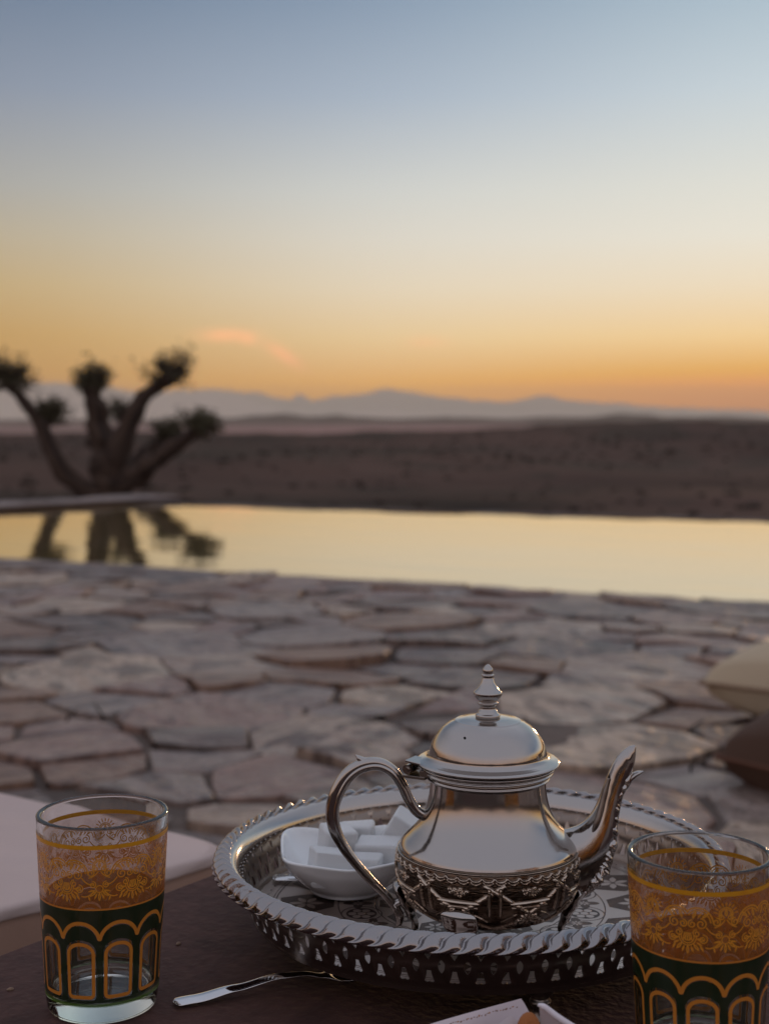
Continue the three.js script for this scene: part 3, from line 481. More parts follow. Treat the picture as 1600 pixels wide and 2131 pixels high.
// ------------------------------------------------------------------ the tray
const TRAY = [0.0462, 0.76], FLOOR = TABLE + 0.0194;
{
  const o = thing('round_tray', 'round silver tray with twisted rope rim, pierced wall and engraved floor', 'tray', [TRAY[0], TABLE, -TRAY[1]]);
  // engraved floor
  const etched = (bump) => canvas(2048, 2048, (g, w) => {
    const R = w / 2, light = bump ? '#b4b4b4' : '#b5a59c', dark = bump ? '#6a6a6a' : '#38221a', mid = bump ? '#8c8c8c' : '#5d463a';
    g.fillStyle = light; g.fillRect(0, 0, w, w); g.translate(R, R);
    const hatch = (path) => { g.save(); g.beginPath(); path(); g.clip(); g.fillStyle = mid; g.fillRect(-R, -R, w, w); g.strokeStyle = dark; g.lineWidth = 4; for (let k = -R; k < R; k += 7) { g.beginPath(); g.moveTo(k, -R); g.lineTo(k + 60, R); g.stroke(); } g.restore(); g.strokeStyle = dark; g.lineWidth = 5; g.beginPath(); path(); g.stroke(); };
    const ringLine = (r, lw) => { g.strokeStyle = dark; g.lineWidth = lw; g.beginPath(); g.arc(0, 0, r, 0, 7); g.stroke(); };
    // centre star
    for (let k = 0; k < 8; k++) { const a = k * Math.PI / 4; hatch(() => { petal(g, Math.cos(a) * 40, Math.sin(a) * 40, a, 190, 62); }); }
    ringLine(252, 7); ringLine(268, 4);
    // strapwork cells: two rings of long hexagons with a pale flower inside
    const cell = (r0, r1, a, half) => {
      const p = (r, t) => [Math.cos(a + t) * r, Math.sin(a + t) * r], rm = (r0 + r1) / 2, pts = [p(r0, -half * 0.45), p(r0, half * 0.45), p(rm, half), p(r1, half * 0.5), p(r1, -half * 0.5), p(rm, -half)];
      hatch(() => { pts.forEach((q, i) => (i ? g.lineTo(...q) : g.moveTo(...q))); g.closePath(); });
      const [cx, cy] = p(rm, 0); g.fillStyle = light; g.beginPath(); flowerAt(g, cx, cy, 6, 8, (r1 - r0) * 0.3, (r1 - r0) * 0.13, a); g.fill(); g.fillStyle = dark; g.beginPath(); g.arc(cx, cy, 9, 0, 7); g.fill();
    };
    for (let k = 0; k < 12; k++) cell(290, 430, k * Math.PI / 6, 0.2);
    for (let k = 0; k < 16; k++) cell(646, 896, k * Math.PI / 8, 0.165);
    // roundels of seven discs
    for (let k = 0; k < 12; k++) {
      const a = (k + 0.5) * Math.PI / 6, x = Math.cos(a) * 530, y = Math.sin(a) * 530;
      g.fillStyle = light; g.beginPath(); g.arc(x, y, 92, 0, 7); g.fill(); g.strokeStyle = dark; g.lineWidth = 6; g.beginPath(); g.arc(x, y, 92, 0, 7); g.stroke();
      g.fillStyle = dark; g.beginPath(); g.arc(x, y, 70, 0, 7); g.fill(); g.fillStyle = light; for (let q = 0; q < 7; q++) { const b = q * Math.PI / 3, s = q === 6 ? 0 : 42; g.beginPath(); g.arc(x + Math.cos(b) * s, y + Math.sin(b) * s, 19, 0, 7); g.fill(); }
      const b = k * Math.PI / 6, x2 = Math.cos(b) * 530, y2 = Math.sin(b) * 530; hatch(() => { g.moveTo(x2 + 70, y2); for (let s = 1; s <= 40; s++) { const th = s / 40 * 2 * Math.PI, rad = 48 + 20 * Math.cos(4 * th); g.lineTo(x2 + Math.cos(th) * rad, y2 + Math.sin(th) * rad); } g.closePath(); }); g.fillStyle = light; g.beginPath(); flowerAt(g, x2, y2, 8, 4, 26, 9); g.fill();
    }
    ringLine(450, 5); ringLine(622, 5); ringLine(920, 6); ringLine(935, 4);
    g.strokeStyle = dark; g.lineWidth = 4; for (let k = 0; k < 96; k++) { const a = k / 96 * 2 * Math.PI; g.beginPath(); g.arc(Math.cos(a) * 952, Math.sin(a) * 952, 20, a - 1.4, a + 1.4); g.stroke(); }
  });
  const floorM = std({ map: tex(etched(false), { srgb: true }), metalness: 0.95, roughness: 0.36, bumpMap: tex(etched(true)), bumpScale: 0.0005 });
  const fl = sheet(96, 10, (u, v) => { const a = u * 6.283185, r = 0.1165 * (1 - v); return [Math.cos(a) * r, 0.0192 + 0.0004 * fbm(Math.cos(a) * r * 40, Math.sin(a) * r * 40, 2, 2), -Math.sin(a) * r]; }, { loop: true, uv: (u, v) => [0.5 + 0.5 * (1 - v) * Math.cos(u * 6.283185), 0.5 + 0.5 * (1 - v) * Math.sin(u * 6.283185)] });
  part('floor_plate', fl, floorM, o);
  part('underside', turned([[0.0001, 0.0168], [0.06, 0.0168], [0.112, 0.0166], [0.1155, 0.0172]], 96), silverDull, o);
  // pierced wall: 64 panels with a heart, an oval and a bell cut through, bent round the tray
  const NP = 64, PW = 2 * Math.PI / NP, top = 0.0412, bot = 0.0168;
  const holes = () => {
    const H = (f) => { const p = new THREE.Path(); f(p); return p; };
    const bell = (cx, cy, w, h) => H((p) => { p.moveTo(cx - w * 0.22, cy + h / 2); p.quadraticCurveTo(cx - w * 0.28, cy, cx - w / 2, cy - h * 0.36); p.quadraticCurveTo(cx - w * 0.3, cy - h * 0.56, cx, cy - h * 0.4); p.quadraticCurveTo(cx + w * 0.3, cy - h * 0.56, cx + w / 2, cy - h * 0.36); p.quadraticCurveTo(cx + w * 0.28, cy, cx + w * 0.22, cy + h / 2); p.lineTo(cx - w * 0.22, cy + h / 2); });
    const oval = (cx, cy, w, h) => H((p) => { p.moveTo(cx, cy + h / 2); p.quadraticCurveTo(cx - w * 0.62, cy + h * 0.24, cx - w / 2, cy); p.quadraticCurveTo(cx - w * 0.5, cy - h * 0.25, cx, cy - h / 2); p.quadraticCurveTo(cx + w * 0.5, cy - h * 0.25, cx + w / 2, cy); p.quadraticCurveTo(cx + w * 0.62, cy + h * 0.24, cx, cy + h / 2); });
    return [bell(-0.0029, 0.0257, 0.0046, 0.0062), oval(0.0029, 0.0308, 0.003, 0.0068), null, H((p) => { const cx = -0.0029, cy = 0.0362, w = 0.004, h = 0.0044; p.moveTo(cx, cy - h / 2); p.lineTo(cx + w * 0.46, cy + h * 0.3); p.quadraticCurveTo(cx + w * 0.2, cy + h * 0.62, cx, cy + h * 0.34); p.quadraticCurveTo(cx - w * 0.2, cy + h * 0.62, cx - w * 0.46, cy + h * 0.3); p.lineTo(cx, cy - h / 2); })].filter((_, i) => i !== 2);
  };
  const wallR = (y) => curveAt([[bot, 0.1148], [0.0195, 0.1162], [0.024, 0.1176], [0.032, 0.1198], [top, 0.1226]], y), mid = 0.119, half = PW * mid / 2;
  const panel = () => { const s = new THREE.Shape(); const N = 5; s.moveTo(-half, bot); s.lineTo(half, bot); for (let k = 1; k <= N; k++) s.lineTo(half, lerp(bot, top, k / N)); s.lineTo(-half, top); for (let k = N - 1; k >= 0; k--) s.lineTo(-half, lerp(bot, top, k / N)); s.holes.push(...holes().map((p) => { const q = new THREE.Path(); q.setFromPoints(p.getPoints(5)); return q; })); return new THREE.ExtrudeGeometry(s, { depth: 0.0007, bevelEnabled: false, curveSegments: 4 }); };
  // the oval sits between two bells; shift the panel so it is inside
  const flat = panel(), list = [];
  for (let k = 0; k < NP; k++) {
    const g = flat.clone(), p = g.attributes.position, n = g.attributes.normal;
    for (let i = 0; i < p.count; i++) {
      const a = k * PW + p.getX(i) / mid, y = p.getY(i), r = wallR(y) + 0.0007 - p.getZ(i); p.setXYZ(i, Math.cos(a) * r, y, -Math.sin(a) * r);
      const nz = n.getZ(i); if (Math.abs(nz) > 0.5) { const s = -Math.sign(nz), sl = -(wallR(y + 0.0005) - wallR(y - 0.0005)) / 0.001, L = Math.hypot(1, sl); n.setXYZ(i, s * Math.cos(a) / L, s * sl / L, -s * Math.sin(a) / L); } else { const nx = n.getX(i), ny = n.getY(i); n.setXYZ(i, -nx * Math.sin(a), ny, -nx * Math.cos(a)); }
    }
    const ix = []; for (let i = 0; i < p.count; i += 3) ix.push(i, i + 2, i + 1); g.setIndex(ix); list.push(g.toNonIndexed());
  }
  part('pierced_wall', mergeGeometries(list), silverDull, o);
  // beading above the holes inside
  const dots = []; for (let k = 0; k < NP * 2; k++) { const a = (k + 0.5) / (NP * 2) * 2 * Math.PI; dots.push(moved(new THREE.SphereGeometry(0.00055, 6, 5), Math.cos(a) * 0.1215, 0.0402, -Math.sin(a) * 0.1215)); }
  part('beading', merge(dots), silver, o);
  // smooth lip and the rope rim
  part('smooth_lip', turned(spline2([[0.1222, 0.0408], [0.1228, 0.0428], [0.1243, 0.0456], [0.1262, 0.0475], [0.128, 0.0481]], 14), 160), silver, o);
  const base = spline2([[0.1276, 0.0478], [0.1293, 0.049], [0.132, 0.0493], [0.1345, 0.0478], [0.1362, 0.0459], [0.1371, 0.0439], [0.1368, 0.0427], [0.1346, 0.0421], [0.129, 0.0415], [0.1226, 0.0405]], 34);
  const NL = 88, rope = sheet(NL * 16, 34, (u, v, i, j) => {
    const [r, y] = base[j], k = Math.max(0, j - 1), [ra, ya] = base[k], [rb, yb] = base[Math.min(34, j + 1)], L = Math.hypot(rb - ra, yb - ya) || 1, nr = -(yb - ya) / L, ny = (rb - ra) / L;
    const t = j / 34, s = clamp(t / 0.62), env = smooth(0, 0.12, s) * (1 - smooth(0.6, 1.0, s) * 0.8) * (1 - smooth(0.6, 0.7, t));
    const ph = u * NL + 2.0 * s + 0.3 * Math.sin(s * Math.PI * 2 - 0.6), f = ph - Math.floor(ph), lobe = Math.pow(Math.sin(Math.PI * f), 0.85), d = (lobe - 0.62) * 0.003 * env, a = u * 2 * Math.PI;
    const rad = r + nr * d * 0.9, yy = y + Math.abs(ny) * d * 1.1;
    return [Math.cos(a) * rad, yy, -Math.sin(a) * rad];
  }, { loop: true });
  part('rope_rim', rope, std({ color: lin(0.31, 0.29, 0.29), metalness: 1, roughness: 0.22, roughnessMap: tileNoise(256, 6, 4, (v) => clamp(0.35 + 0.8 * (v - 0.3)), 1, 27) }), o);
  // turned feet
  const prof = spline2([[0.0001, 0.0004], [0.0042, 0.0004], [0.005, 0.0018], [0.0038, 0.0042], [0.0032, 0.0066], [0.0044, 0.0086], [0.0052, 0.0104], [0.004, 0.0122], [0.0058, 0.0142], [0.0072, 0.0166]], 30);
  for (const a of [-1.335, 0.75, 2.85]) part('foot', moved(turned(prof, 28), Math.cos(a) * 0.1085, 0, -Math.sin(a) * 0.1085), silverDull, o);
}

// ------------------------------------------------------------------ the teapot
{
  const K = 1 / 4123, o = thing('teapot', 'silver teapot with embossed belly, domed lid and curved handle on the tray', 'teapot', [0.0521, FLOOR, -0.718]);
  const P = (list) => list.map(([r, y]) => [r * K, y * K]);
  // embossed belly: relief as a height picture round the pot
  const relief = canvas(2048, 512, (g, w, h) => {
    g.fillStyle = '#6e6e6e'; g.fillRect(0, 0, w, h); g.lineCap = 'round'; g.lineJoin = 'round';
    const n = 8, c = w / n;
    for (let k = -1; k <= n; k++) {
      const x = k * c;
      for (let q = 0; q < 6; q++) { const sx = x + (q + 0.5) * c / 6; ridge(g, (p) => { p.arc(sx, 34, c / 13, 0.15, Math.PI - 0.15); }, 9, 100, 230); ridge(g, (p) => { p.arc(sx, 54, c / 16, 0.2, Math.PI - 0.2); }, 7, 100, 200); }
      // broad straps crossing in long curves
      for (const s of [1, -1]) ridge(g, (p) => { p.moveTo(x + c * (0.5 - s * 0.62), 78); p.bezierCurveTo(x + c * (0.5 - s * 0.3), 150, x + c * (0.5 + s * 0.25), 330, x + c * (0.5 + s * 0.64), 430); }, 22, 95, 235);
      ridge(g, (p) => { p.moveTo(x + c * 0.22, 176); p.lineTo(x + c * 0.78, 176); }, 16, 95, 245); ridge(g, (p) => { p.moveTo(x + c * 0.24, 206); p.lineTo(x + c * 0.76, 206); }, 10, 95, 215);
      for (const s of [-0.075, 0.075]) ridge(g, (p) => { p.moveTo(x + c * s, 96); p.lineTo(x + c * s, 250); }, 14, 95, 235);
      ridge(g, (p) => { p.moveTo(x + c * 0.1, 400); p.quadraticCurveTo(x + c * 0.5, 428, x + c * 0.9, 400); }, 12, 95, 225);
      // flowers and rosettes
      for (let a = 0; a < 8; a++) ridge(g, (p) => { p.moveTo(x + c * 0.5 + 9 * Math.cos(a * 0.785), 290 + 9 * Math.sin(a * 0.785)); p.lineTo(x + c * 0.5 + 40 * Math.cos(a * 0.785), 290 + 40 * Math.sin(a * 0.785)); }, 15, 95, 240);
      for (let q = 0; q < 14; q++) { const a = q * 2.4, r = 5 + q * 2.2; ridge(g, (p) => { p.arc(x + c * 0.5 + r * Math.cos(a), 118 + r * 0.75 * Math.sin(a), 5, 0, 7); }, 6, 110, 220); }
      for (const s of [-0.28, 0.28]) { ridge(g, (p) => { p.arc(x + c * s, 330, 15, 0, 7); }, 9, 95, 220); ridge(g, (p) => { p.arc(x + c * s, 330, 4, 0, 7); }, 8, 95, 230); ridge(g, (p) => { p.arc(x + c * s * 0.55, 372, 9, 0, 7); }, 7, 95, 210); ridge(g, (p) => { p.moveTo(x + c * s * 1.1, 250); p.quadraticCurveTo(x + c * s * 0.6, 270, x + c * s * 0.35, 300); }, 9, 95, 215); }
    }
    for (const y of [18, 448]) ridge(g, (p) => { p.moveTo(0, y); p.lineTo(w, y); }, 9, 100, 215);
  });
  const reliefShading = canvas(2048, 512, (g, w, h) => { g.drawImage(relief, 0, 0); const im = g.getImageData(0, 0, w, h), d = im.data; for (let k = 0; k < d.length; k += 4) { const t = smooth(80, 205, d[k]); d[k] = lerp(84, 190, t); d[k + 1] = lerp(68, 172, t); d[k + 2] = lerp(56, 156, t); } g.putImageData(im, 0, 0); });  // grooves darkened and ridges lightened: shading painted into the colour
  const embossed = std({ map: tex(reliefShading, { srgb: true }), metalness: 1, roughness: 0.2, roughnessMap: tileNoise(256, 6, 4, (v) => 0.6 + 0.6 * v, 1, 19), displacementMap: tex(relief), displacementScale: 0.0023, displacementBias: -0.0012, bumpMap: tileNoise(512, 60, 3, (v) => v, 1, 23), bumpScale: 0.00025 });
  const belly = spline2(P([[183, 180], [187.5, 170], [190, 153], [190, 134], [187, 114], [181, 96], [171, 79], [156, 65], [134, 53], [108, 45]]), 110);
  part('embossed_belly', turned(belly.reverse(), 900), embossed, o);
  part('base', turned(P([[0.5, 40], [40, 40.5], [80, 41.5], [108, 45]]), 96), silverDull, o);
  part('shoulder', turned([...spline2(P([[183.5, 180], [181.5, 186], [176, 194], [164, 206], [149, 222], [137, 240], [128, 262], [122, 288], [119.5, 318]]), 40)], 128), silver, o);
  part('collar', turned([...spline2(P([[119.5, 316], [125, 319], [129, 323], [127, 327], [131, 331], [136, 335], [134, 339], [139, 342], [141, 346], [138, 349], [110, 349.5]]), 50)], 128), silver, o);
  const lid = part('lid', turned([...spline2(P([[112, 351], [141, 350.5], [147, 352], [149, 355], [146, 358], [136, 360.5], [127, 364], [122.5, 370], [121, 378], [117.5, 391], [108, 408], [94, 424], [78, 435], [71, 438.5], [68, 440.6], [64, 441.2], [45, 444.5], [23, 446]]), 90)], 128), silver, o);
  // the steam hole in the lid
  { const a = -2.14, r = 98 * K; part('steam_hole', moved(new THREE.SphereGeometry(2.6 * K, 10, 8), Math.cos(a) * r, 421 * K, -Math.sin(a) * r), std({ color: lin(0.004, 0.004, 0.004), roughness: 1 }), lid); }
  part('finial', turned(spline2(P([[23, 444], [26, 448], [25.5, 452], [22, 455], [20, 459], [16.5, 464], [17, 470], [20.5, 473], [21, 476], [18.5, 479], [22, 483], [28, 490], [30, 496], [29, 499], [23, 505], [16.5, 514], [13, 523], [11, 529], [13, 531], [13, 534], [10, 536.5], [11.2, 540], [10.5, 546], [6.5, 552], [3, 555], [0.2, 556]]), 120), 48), silver, lid);
  // hinge: a leaf on the lid, knuckles on a pin, a leaf on the collar
  {
    const h = new THREE.Group(); h.name = 'hinge'; o.add(h); h.position.set(-146 * K, 343 * K, 10 * K); h.rotation.y = -0.5;
    const b = (x, y, z, sx, sy, sz) => moved(new RoundedBoxGeometry(sx * K, sy * K, sz * K, 2, 1.2 * K), x * K, y * K, z * K);
    part('upper_leaf', merge([moved(new RoundedBoxGeometry(52 * K, 4.5 * K, 46 * K, 2, 1.4 * K), 8 * K, 14 * K, 0, 0, 0, -0.1)]), silver, h);
    part('lower_leaf', merge([b(2, -15, 0, 52, 6, 48), b(24, -7, 0, 20, 14, 40)]), silverDull, h);
    for (const [z, r] of [[-15, 10], [0, 10.5], [15, 10]]) part('knuckle', moved(new THREE.CylinderGeometry(r * K, r * K, 13.5 * K, 18), -14 * K, -1 * K, z * K, Math.PI / 2, 0, 0), silver, h);
    part('pin', moved(new THREE.CylinderGeometry(5.5 * K, 5.5 * K, 50 * K, 14), -14 * K, -1 * K, 0, Math.PI / 2, 0, 0), silver, h);
  }
  const S = (px, py, z = 0) => V3((px - 1015) * K, (1938 - py) * K, z * K);
  // handle
  {
    const pts = [[915, 1684], [902, 1694], [886, 1697], [868, 1688], [852, 1666], [836, 1632], [818, 1606], [790, 1590], [758, 1592], [727, 1610], [704, 1644], [692, 1684], [696, 1722], [714, 1760], [742, 1798], [776, 1836], [804, 1864], [822, 1886]];
    const rad = [[13, 15], [12, 14], [11, 13], [11, 12], [11, 12], [11, 12], [12, 13], [13, 14], [14, 15], [15, 16], [15, 16], [14, 15], [13, 14], [11, 12], [9.5, 11], [9, 10.5], [8.5, 10], [8.5, 9.5]];
    const main = sweep(pts.map(([x, y]) => S(x, y)), rad.map(([a, b]) => [a * K, b * K]), { n: 150, round: 24, lump: (a) => 1 + 0.07 * Math.cos(2 * a) - 0.05 * Math.cos(4 * a) });
    const spur = sweep([S(776, 1592), S(760, 1585), S(748, 1578), S(740, 1571)], [[12, 14], [9.5, 11], [6, 7.5], [1.6, 2.2]].map(([a, b]) => [a * K, b * K]), { n: 20, round: 14 });
    const rib = sweep([[852, 1668], [836, 1634], [818, 1608], [790, 1593], [758, 1596], [730, 1614], [709, 1648], [700, 1686], [704, 1722], [720, 1758], [748, 1796], [782, 1836]].map(([x, y]) => S(x, y, 12)), [5, 5.5, 5.5, 5.5, 5.5, 5.5, 5.5, 5.5, 5, 4.5, 4, 3].map((v) => [v * K, v * 0.8 * K]), { n: 100, round: 10 });
    part('handle', merge([main, spur, rib]), silver, o);
    const leaf = sweep([S(884, 1690, 4), S(896, 1682, 6), S(908, 1670, 6), S(918, 1652, 6)], [[5, 6], [9, 13], [8, 12], [2, 3]].map(([a, b]) => [a * K, b * K]), { n: 20, round: 14 });
    const back = sweep([S(890, 1700), S(905, 1708), S(914, 1700)], [[8, 16], [10, 22], [6, 12]].map(([a, b]) => [a * K, b * K]), { n: 14, round: 16 });
    part('handle_leaf', merge([leaf, back]), silver, o);
    const link = sweep([S(818, 1884), S(834, 1876), S(850, 1868), S(866, 1866), S(880, 1868)], [[6, 9], [9, 11], [10, 12], [11, 13], [10, 13]].map(([a, b]) => [a * K, b * K]), { n: 24, round: 14 });
    const tail = sweep([S(816, 1876), S(824, 1890), S(831, 1905), S(831, 1918), S(824, 1928)], [[6, 8], [9, 11], [10, 12], [8, 10], [3, 4]].map(([a, b]) => [a * K, b * K]), { n: 24, round: 14 });
    part('handle_scroll', merge([link, tail]), silver, o);
  }
  // spout
  {
    const pairs = [[[1160, 1728], [1182, 1888], 40], [[1184, 1724], [1206, 1872], 44], [[1206, 1716], [1236, 1846], 40], [[1224, 1701], [1262, 1806], 34], [[1238, 1679], [1279, 1757], 27], [[1248, 1655], [1286, 1706], 22], [[1257, 1630], [1294, 1664], 18.5], [[1266, 1606], [1303, 1636], 16.5], [[1278, 1582], [1312, 1612], 15.5], [[1293, 1564], [1319, 1590], 13.5], [[1308, 1553], [1322, 1572], 8.5], [[1320, 1550], [1323, 1556], 2.5]];
    const cu = new THREE.CatmullRomCurve3(pairs.map(([a]) => S(...a))), cl = new THREE.CatmullRomCurve3(pairs.map(([, b]) => S(...b)));
    const N = 70, wide = (t) => { const m = t * (pairs.length - 1), k = Math.min(pairs.length - 2, Math.floor(m)); return lerp(pairs[k][2], pairs[k + 1][2], m - k) * K; };
    const tube = sheet(32, N + 1, (u, v, i, j) => { const t = Math.min(1, j / N), a = u * 2 * Math.PI, p = cu.getPoint(t), q = cl.getPoint(t), c = p.clone().add(q).multiplyScalar(0.5), h = p.clone().sub(c), k = j > N ? 0 : 1, z = Math.sin(a); return c.addScaledVector(h, Math.cos(a) * k).add(V3(0, 0, Math.sign(z) * Math.pow(Math.abs(z), 0.85) * wide(t) * k)).toArray(); }, { loop: true });
    part('spout', tube, silver, o);
    part('spout_lip', sweep([S(1286, 1652, 0), S(1298, 1636, 0), S(1312, 1618, 0), S(1326, 1609, 0), S(1338, 1605, 0)], [[9, 13], [9, 13], [7.5, 12], [5, 9.5], [1.5, 3]].map(([a, b]) => [a * K, b * K]), { n: 30, round: 18 }), silver, o);
    const lumpy = (s) => (a, t, p) => 1 + 0.34 * noise3(p.x * 420 + Math.cos(a) * 1.1, p.y * 420 + Math.sin(a) * 1.1, p.z * 400 + s) + 0.22 * noise3(p.x * 900, p.y * 900 + a, s);
    const orn = [];
    orn.push(sweep([S(1202, 1858, 8), S(1228, 1834, 20), S(1250, 1802, 20), S(1266, 1766, 16), S(1274, 1722, 13), S(1280, 1682, 11), S(1288, 1650, 10), S(1301, 1626, 9), S(1314, 1607, 8)], [8, 13, 13, 11, 8.5, 7.5, 7, 6.5, 4].map((v) => [v * K, v * 1.05 * K]), { n: 140, round: 18, lump: lumpy(1) }));
    orn.push(sweep([S(1214, 1850, 26), S(1236, 1822, 30), S(1256, 1792, 27)], [6, 11, 4].map((v) => [v * K, v * K]), { n: 50, round: 14, lump: lumpy(4) }));
    part('cast_ornament', merge(orn), silver, o);
    part('inlay_rib', sweep([S(1229, 1727, 25), S(1238, 1704, 25), S(1246, 1680, 21), S(1254, 1650, 17), S(1264, 1616, 14)], [4, 7, 7, 6, 3].map((v) => [v * K, v * 0.8 * K]), { n: 40, round: 12 }), silverDull, o);
  }
  // feet: leaf-shaped casts, each bending out from the belly to the tray
  const foot = (() => {
    const wv = [[0, 12], [0.08, 28], [0.2, 38], [0.38, 37], [0.6, 27], [0.85, 15], [1, 9]], rv = [[0, 158], [0.06, 176], [0.16, 188], [0.4, 176], [0.7, 160], [0.9, 151], [1, 152]];
    return sheet(20, 26, (u, v) => { const t = clamp((v - 0.03) / 0.94), e = v <= 0.001 || v >= 0.999 ? 0 : 1, a = u * 2 * Math.PI, w = curveAt(wv, t) * e, th = (5 + 6 * Math.sin(Math.PI * clamp(t * 1.15))) * e, bulge = (1 - (Math.cos(a)) ** 2) ; return [(curveAt(rv, t) + Math.sin(a) * th + 4 * Math.sign(Math.sin(a)) * (bulge > 0.85 ? 0.6 : 0)) * K, lerp(112, 0.6, t) * K, Math.cos(a) * w * K]; }, { loop: true });
  })();
  for (const deg of [176, -4, -112, 78]) { const f = part('foot', foot, silver, o); f.rotation.y = deg * Math.PI / 180; }
}

// ------------------------------------------------------------------ sugar bowl and sugar
{
  const c = [-0.0205, 0.781], o = thing('sugar_bowl', 'white square porcelain bowl of sugar cubes beside the teapot', 'bowl', [c[0], FLOOR, -c[1]], 0.09);
  const sq = (a, s, n) => { const ca = Math.cos(a), sa = Math.sin(a), k = Math.pow(Math.abs(ca) ** n + Math.abs(sa) ** n, -1 / n) * s; return [ca * k, -sa * k]; };
  const rows = [[0.0002, 0.0006, 2, 0], [0.012, 0.0006, 2, 0], [0.0182, 0.0004, 2, 0], [0.0202, 0.0012, 2, 0], [0.0208, 0.003, 2.1, 0], [0.0245, 0.0062, 2.5, 0.1], [0.0292, 0.0116, 3.2, 0.3], [0.0332, 0.0172, 4.2, 0.7], [0.0356, 0.0222, 5, 1], [0.0362, 0.0238, 5, 1], [0.0356, 0.0245, 5, 1], [0.0346, 0.0238, 5, 1], [0.0322, 0.0178, 4.2, 0.7], [0.0275, 0.0122, 3.2, 0.3], [0.0215, 0.0082, 2.5, 0.1], [0.013, 0.0062, 2.1, 0], [0.0002, 0.0056, 2, 0]];
  const g = sheet(96, rows.length * 3 - 3, (u, v, i, j) => {
    const m = j / 3, k = Math.min(rows.length - 2, Math.floor(m)), t = m - k, cr = (q) => { const p = [Math.max(0, k - 1), k, k + 1, Math.min(rows.length - 1, k + 2)].map((x) => rows[x][q]); return 0.5 * (2 * p[1] + (p[2] - p[0]) * t + (2 * p[0] - 5 * p[1] + 4 * p[2] - p[3]) * t * t + (3 * p[1] - p[0] - 3 * p[2] + p[3]) * t * t * t); };
    const a = u * 2 * Math.PI, [x, z] = sq(a, Math.max(0.0001, cr(0)), Math.max(2, cr(2))), corner = Math.pow(Math.abs(Math.sin(2 * a)), 2);
    return [x, cr(1) + cr(3) * (0.0034 * corner - 0.0022), z];
  }, { loop: true });
  part('bowl_body', g, phys({ color: lin(0.8, 0.8, 0.8), roughness: 0.12, clearcoat: 0.6, clearcoatRoughness: 0.06 }), o);
}
{
  const sugarM = std({ color: lin(0.9, 0.9, 0.9), roughness: 0.95, bumpMap: rep(tileNoise(512, 64, 3, (v) => v, 1, 6), 2), bumpScale: 0.0005 });
  const cube = (px, py, d, s, rot, label) => {
    const g = new RoundedBoxGeometry(s[0], s[1], s[2], 4, 0.0016), p = g.attributes.position; const sd = px;
    for (let k = 0; k < p.count; k++) { const x = p.getX(k), y = p.getY(k), z = p.getZ(k), f = 0.0008; p.setXYZ(k, x + f * noise3(x * 320 + sd, y * 320, z * 320), y + f * noise3(x * 320, y * 320 + sd, z * 320), z + f * noise3(x * 320, y * 320, z * 320 + sd)); }
    g.computeVertexNormals();
    const m = solo('sugar_cube', g, sugarM, label, 'sugar cube', 'sugar cubes in the white bowl');
    m.position.set((px - 800) / F * d, EYE - (py - HORIZON) / F * d, -d); m.rotation.set(...rot);
  };
  cube(687, 1806, 0.7615, [0.0215, 0.0185, 0.016], [-0.1, 0.28, -0.16], 'sugar cube nearest the left front edge of the bowl');
  cube(757, 1812, 0.7655, [0.0185, 0.0165, 0.015], [0, -0.14, -0.02], 'sugar cube at the front behind the middle of the handle');
  cube(702, 1758, 0.786, [0.0188, 0.0195, 0.017], [0.1, 0.34, -0.09], 'tall sugar cube at the back left behind the handle');
  cube(744, 1746, 0.8035, [0.02, 0.0178, 0.016], [-0.04, -0.12, 0.04], 'sugar cube furthest back against the rim of the bowl');
  cube(789, 1783, 0.7835, [0.0245, 0.0186, 0.018], [0.06, -0.2, 0.05], 'flat-topped sugar cube just left of the teapot belly');
  cube(832, 1736, 0.7985, [0.0165, 0.024, 0.017], [0.1, -0.2, -0.52], 'sugar cube standing tilted on top beside the teapot shoulder');
}

// ------------------------------------------------------------------ spoons
function spoonShape(len, lift) {                   // along +x: tip of the handle at 0, bowl at the end
  const w = [[0, 0.0034], [0.03, 0.0052], [0.14, 0.0052], [0.4, 0.0036], [0.64, 0.0025], [0.72, 0.0032], [0.8, 0.0085], [0.88, 0.0112], [0.95, 0.0085], [1, 0.0018]];
  const y = [[0, 0.0012], [0.1, 0.0016], [0.3, 0.004], [0.5, lift], [0.62, lift * 0.95], [0.74, 0.0042], [0.84, 0.0018], [0.93, 0.003], [1, 0.0062]];
  return sheet(18, 80, (u, v) => { const a = u * 2 * Math.PI, e = v <= 0 || v >= 1 ? 0.05 : 1, ww = curveAt(w, v) * e, cup = smooth(0.74, 0.86, v) * (1 - smooth(0.93, 1, v)), c = Math.cos(a), th = lerp(0.00085, 0.0005, smooth(0.7, 0.8, v)) * e; return [v * len, curveAt(y, v) + Math.sin(a) * th + cup * 0.0035 * (c * c - 0.35) + 0.0006 * (1 - cup) * (1 - c * c) * (1 - smooth(0.6, 0.75, v)), c * ww]; }, { loop: true });
}
{
  const d0 = 0.673, x0 = (360 - 800) / F * d0, d1 = 0.707, x1 = (775 - 800) / F * d1, L = Math.hypot(x1 - x0, d1 - d0);
  const t = thing('teaspoon', 'thin steel teaspoon on the table, its bowl under the edge of the tray', 'spoon', [x0, TABLE + 0.0006, -d0], Math.atan2(d1 - d0, x1 - x0));
  const g = spoonShape(L * 1.02, 0.0066); part('spoon_body', g, steel, t);
  const t2 = thing('teaspoon', 'tip of a small spoon showing from under the left side of the sugar bowl', 'spoon', [(566 - 800) / F * 0.797, FLOOR + 0.0004, -0.797], -0.12);
  part('spoon_body', spoonShape(0.105, 0.0052), steel, t2);
}

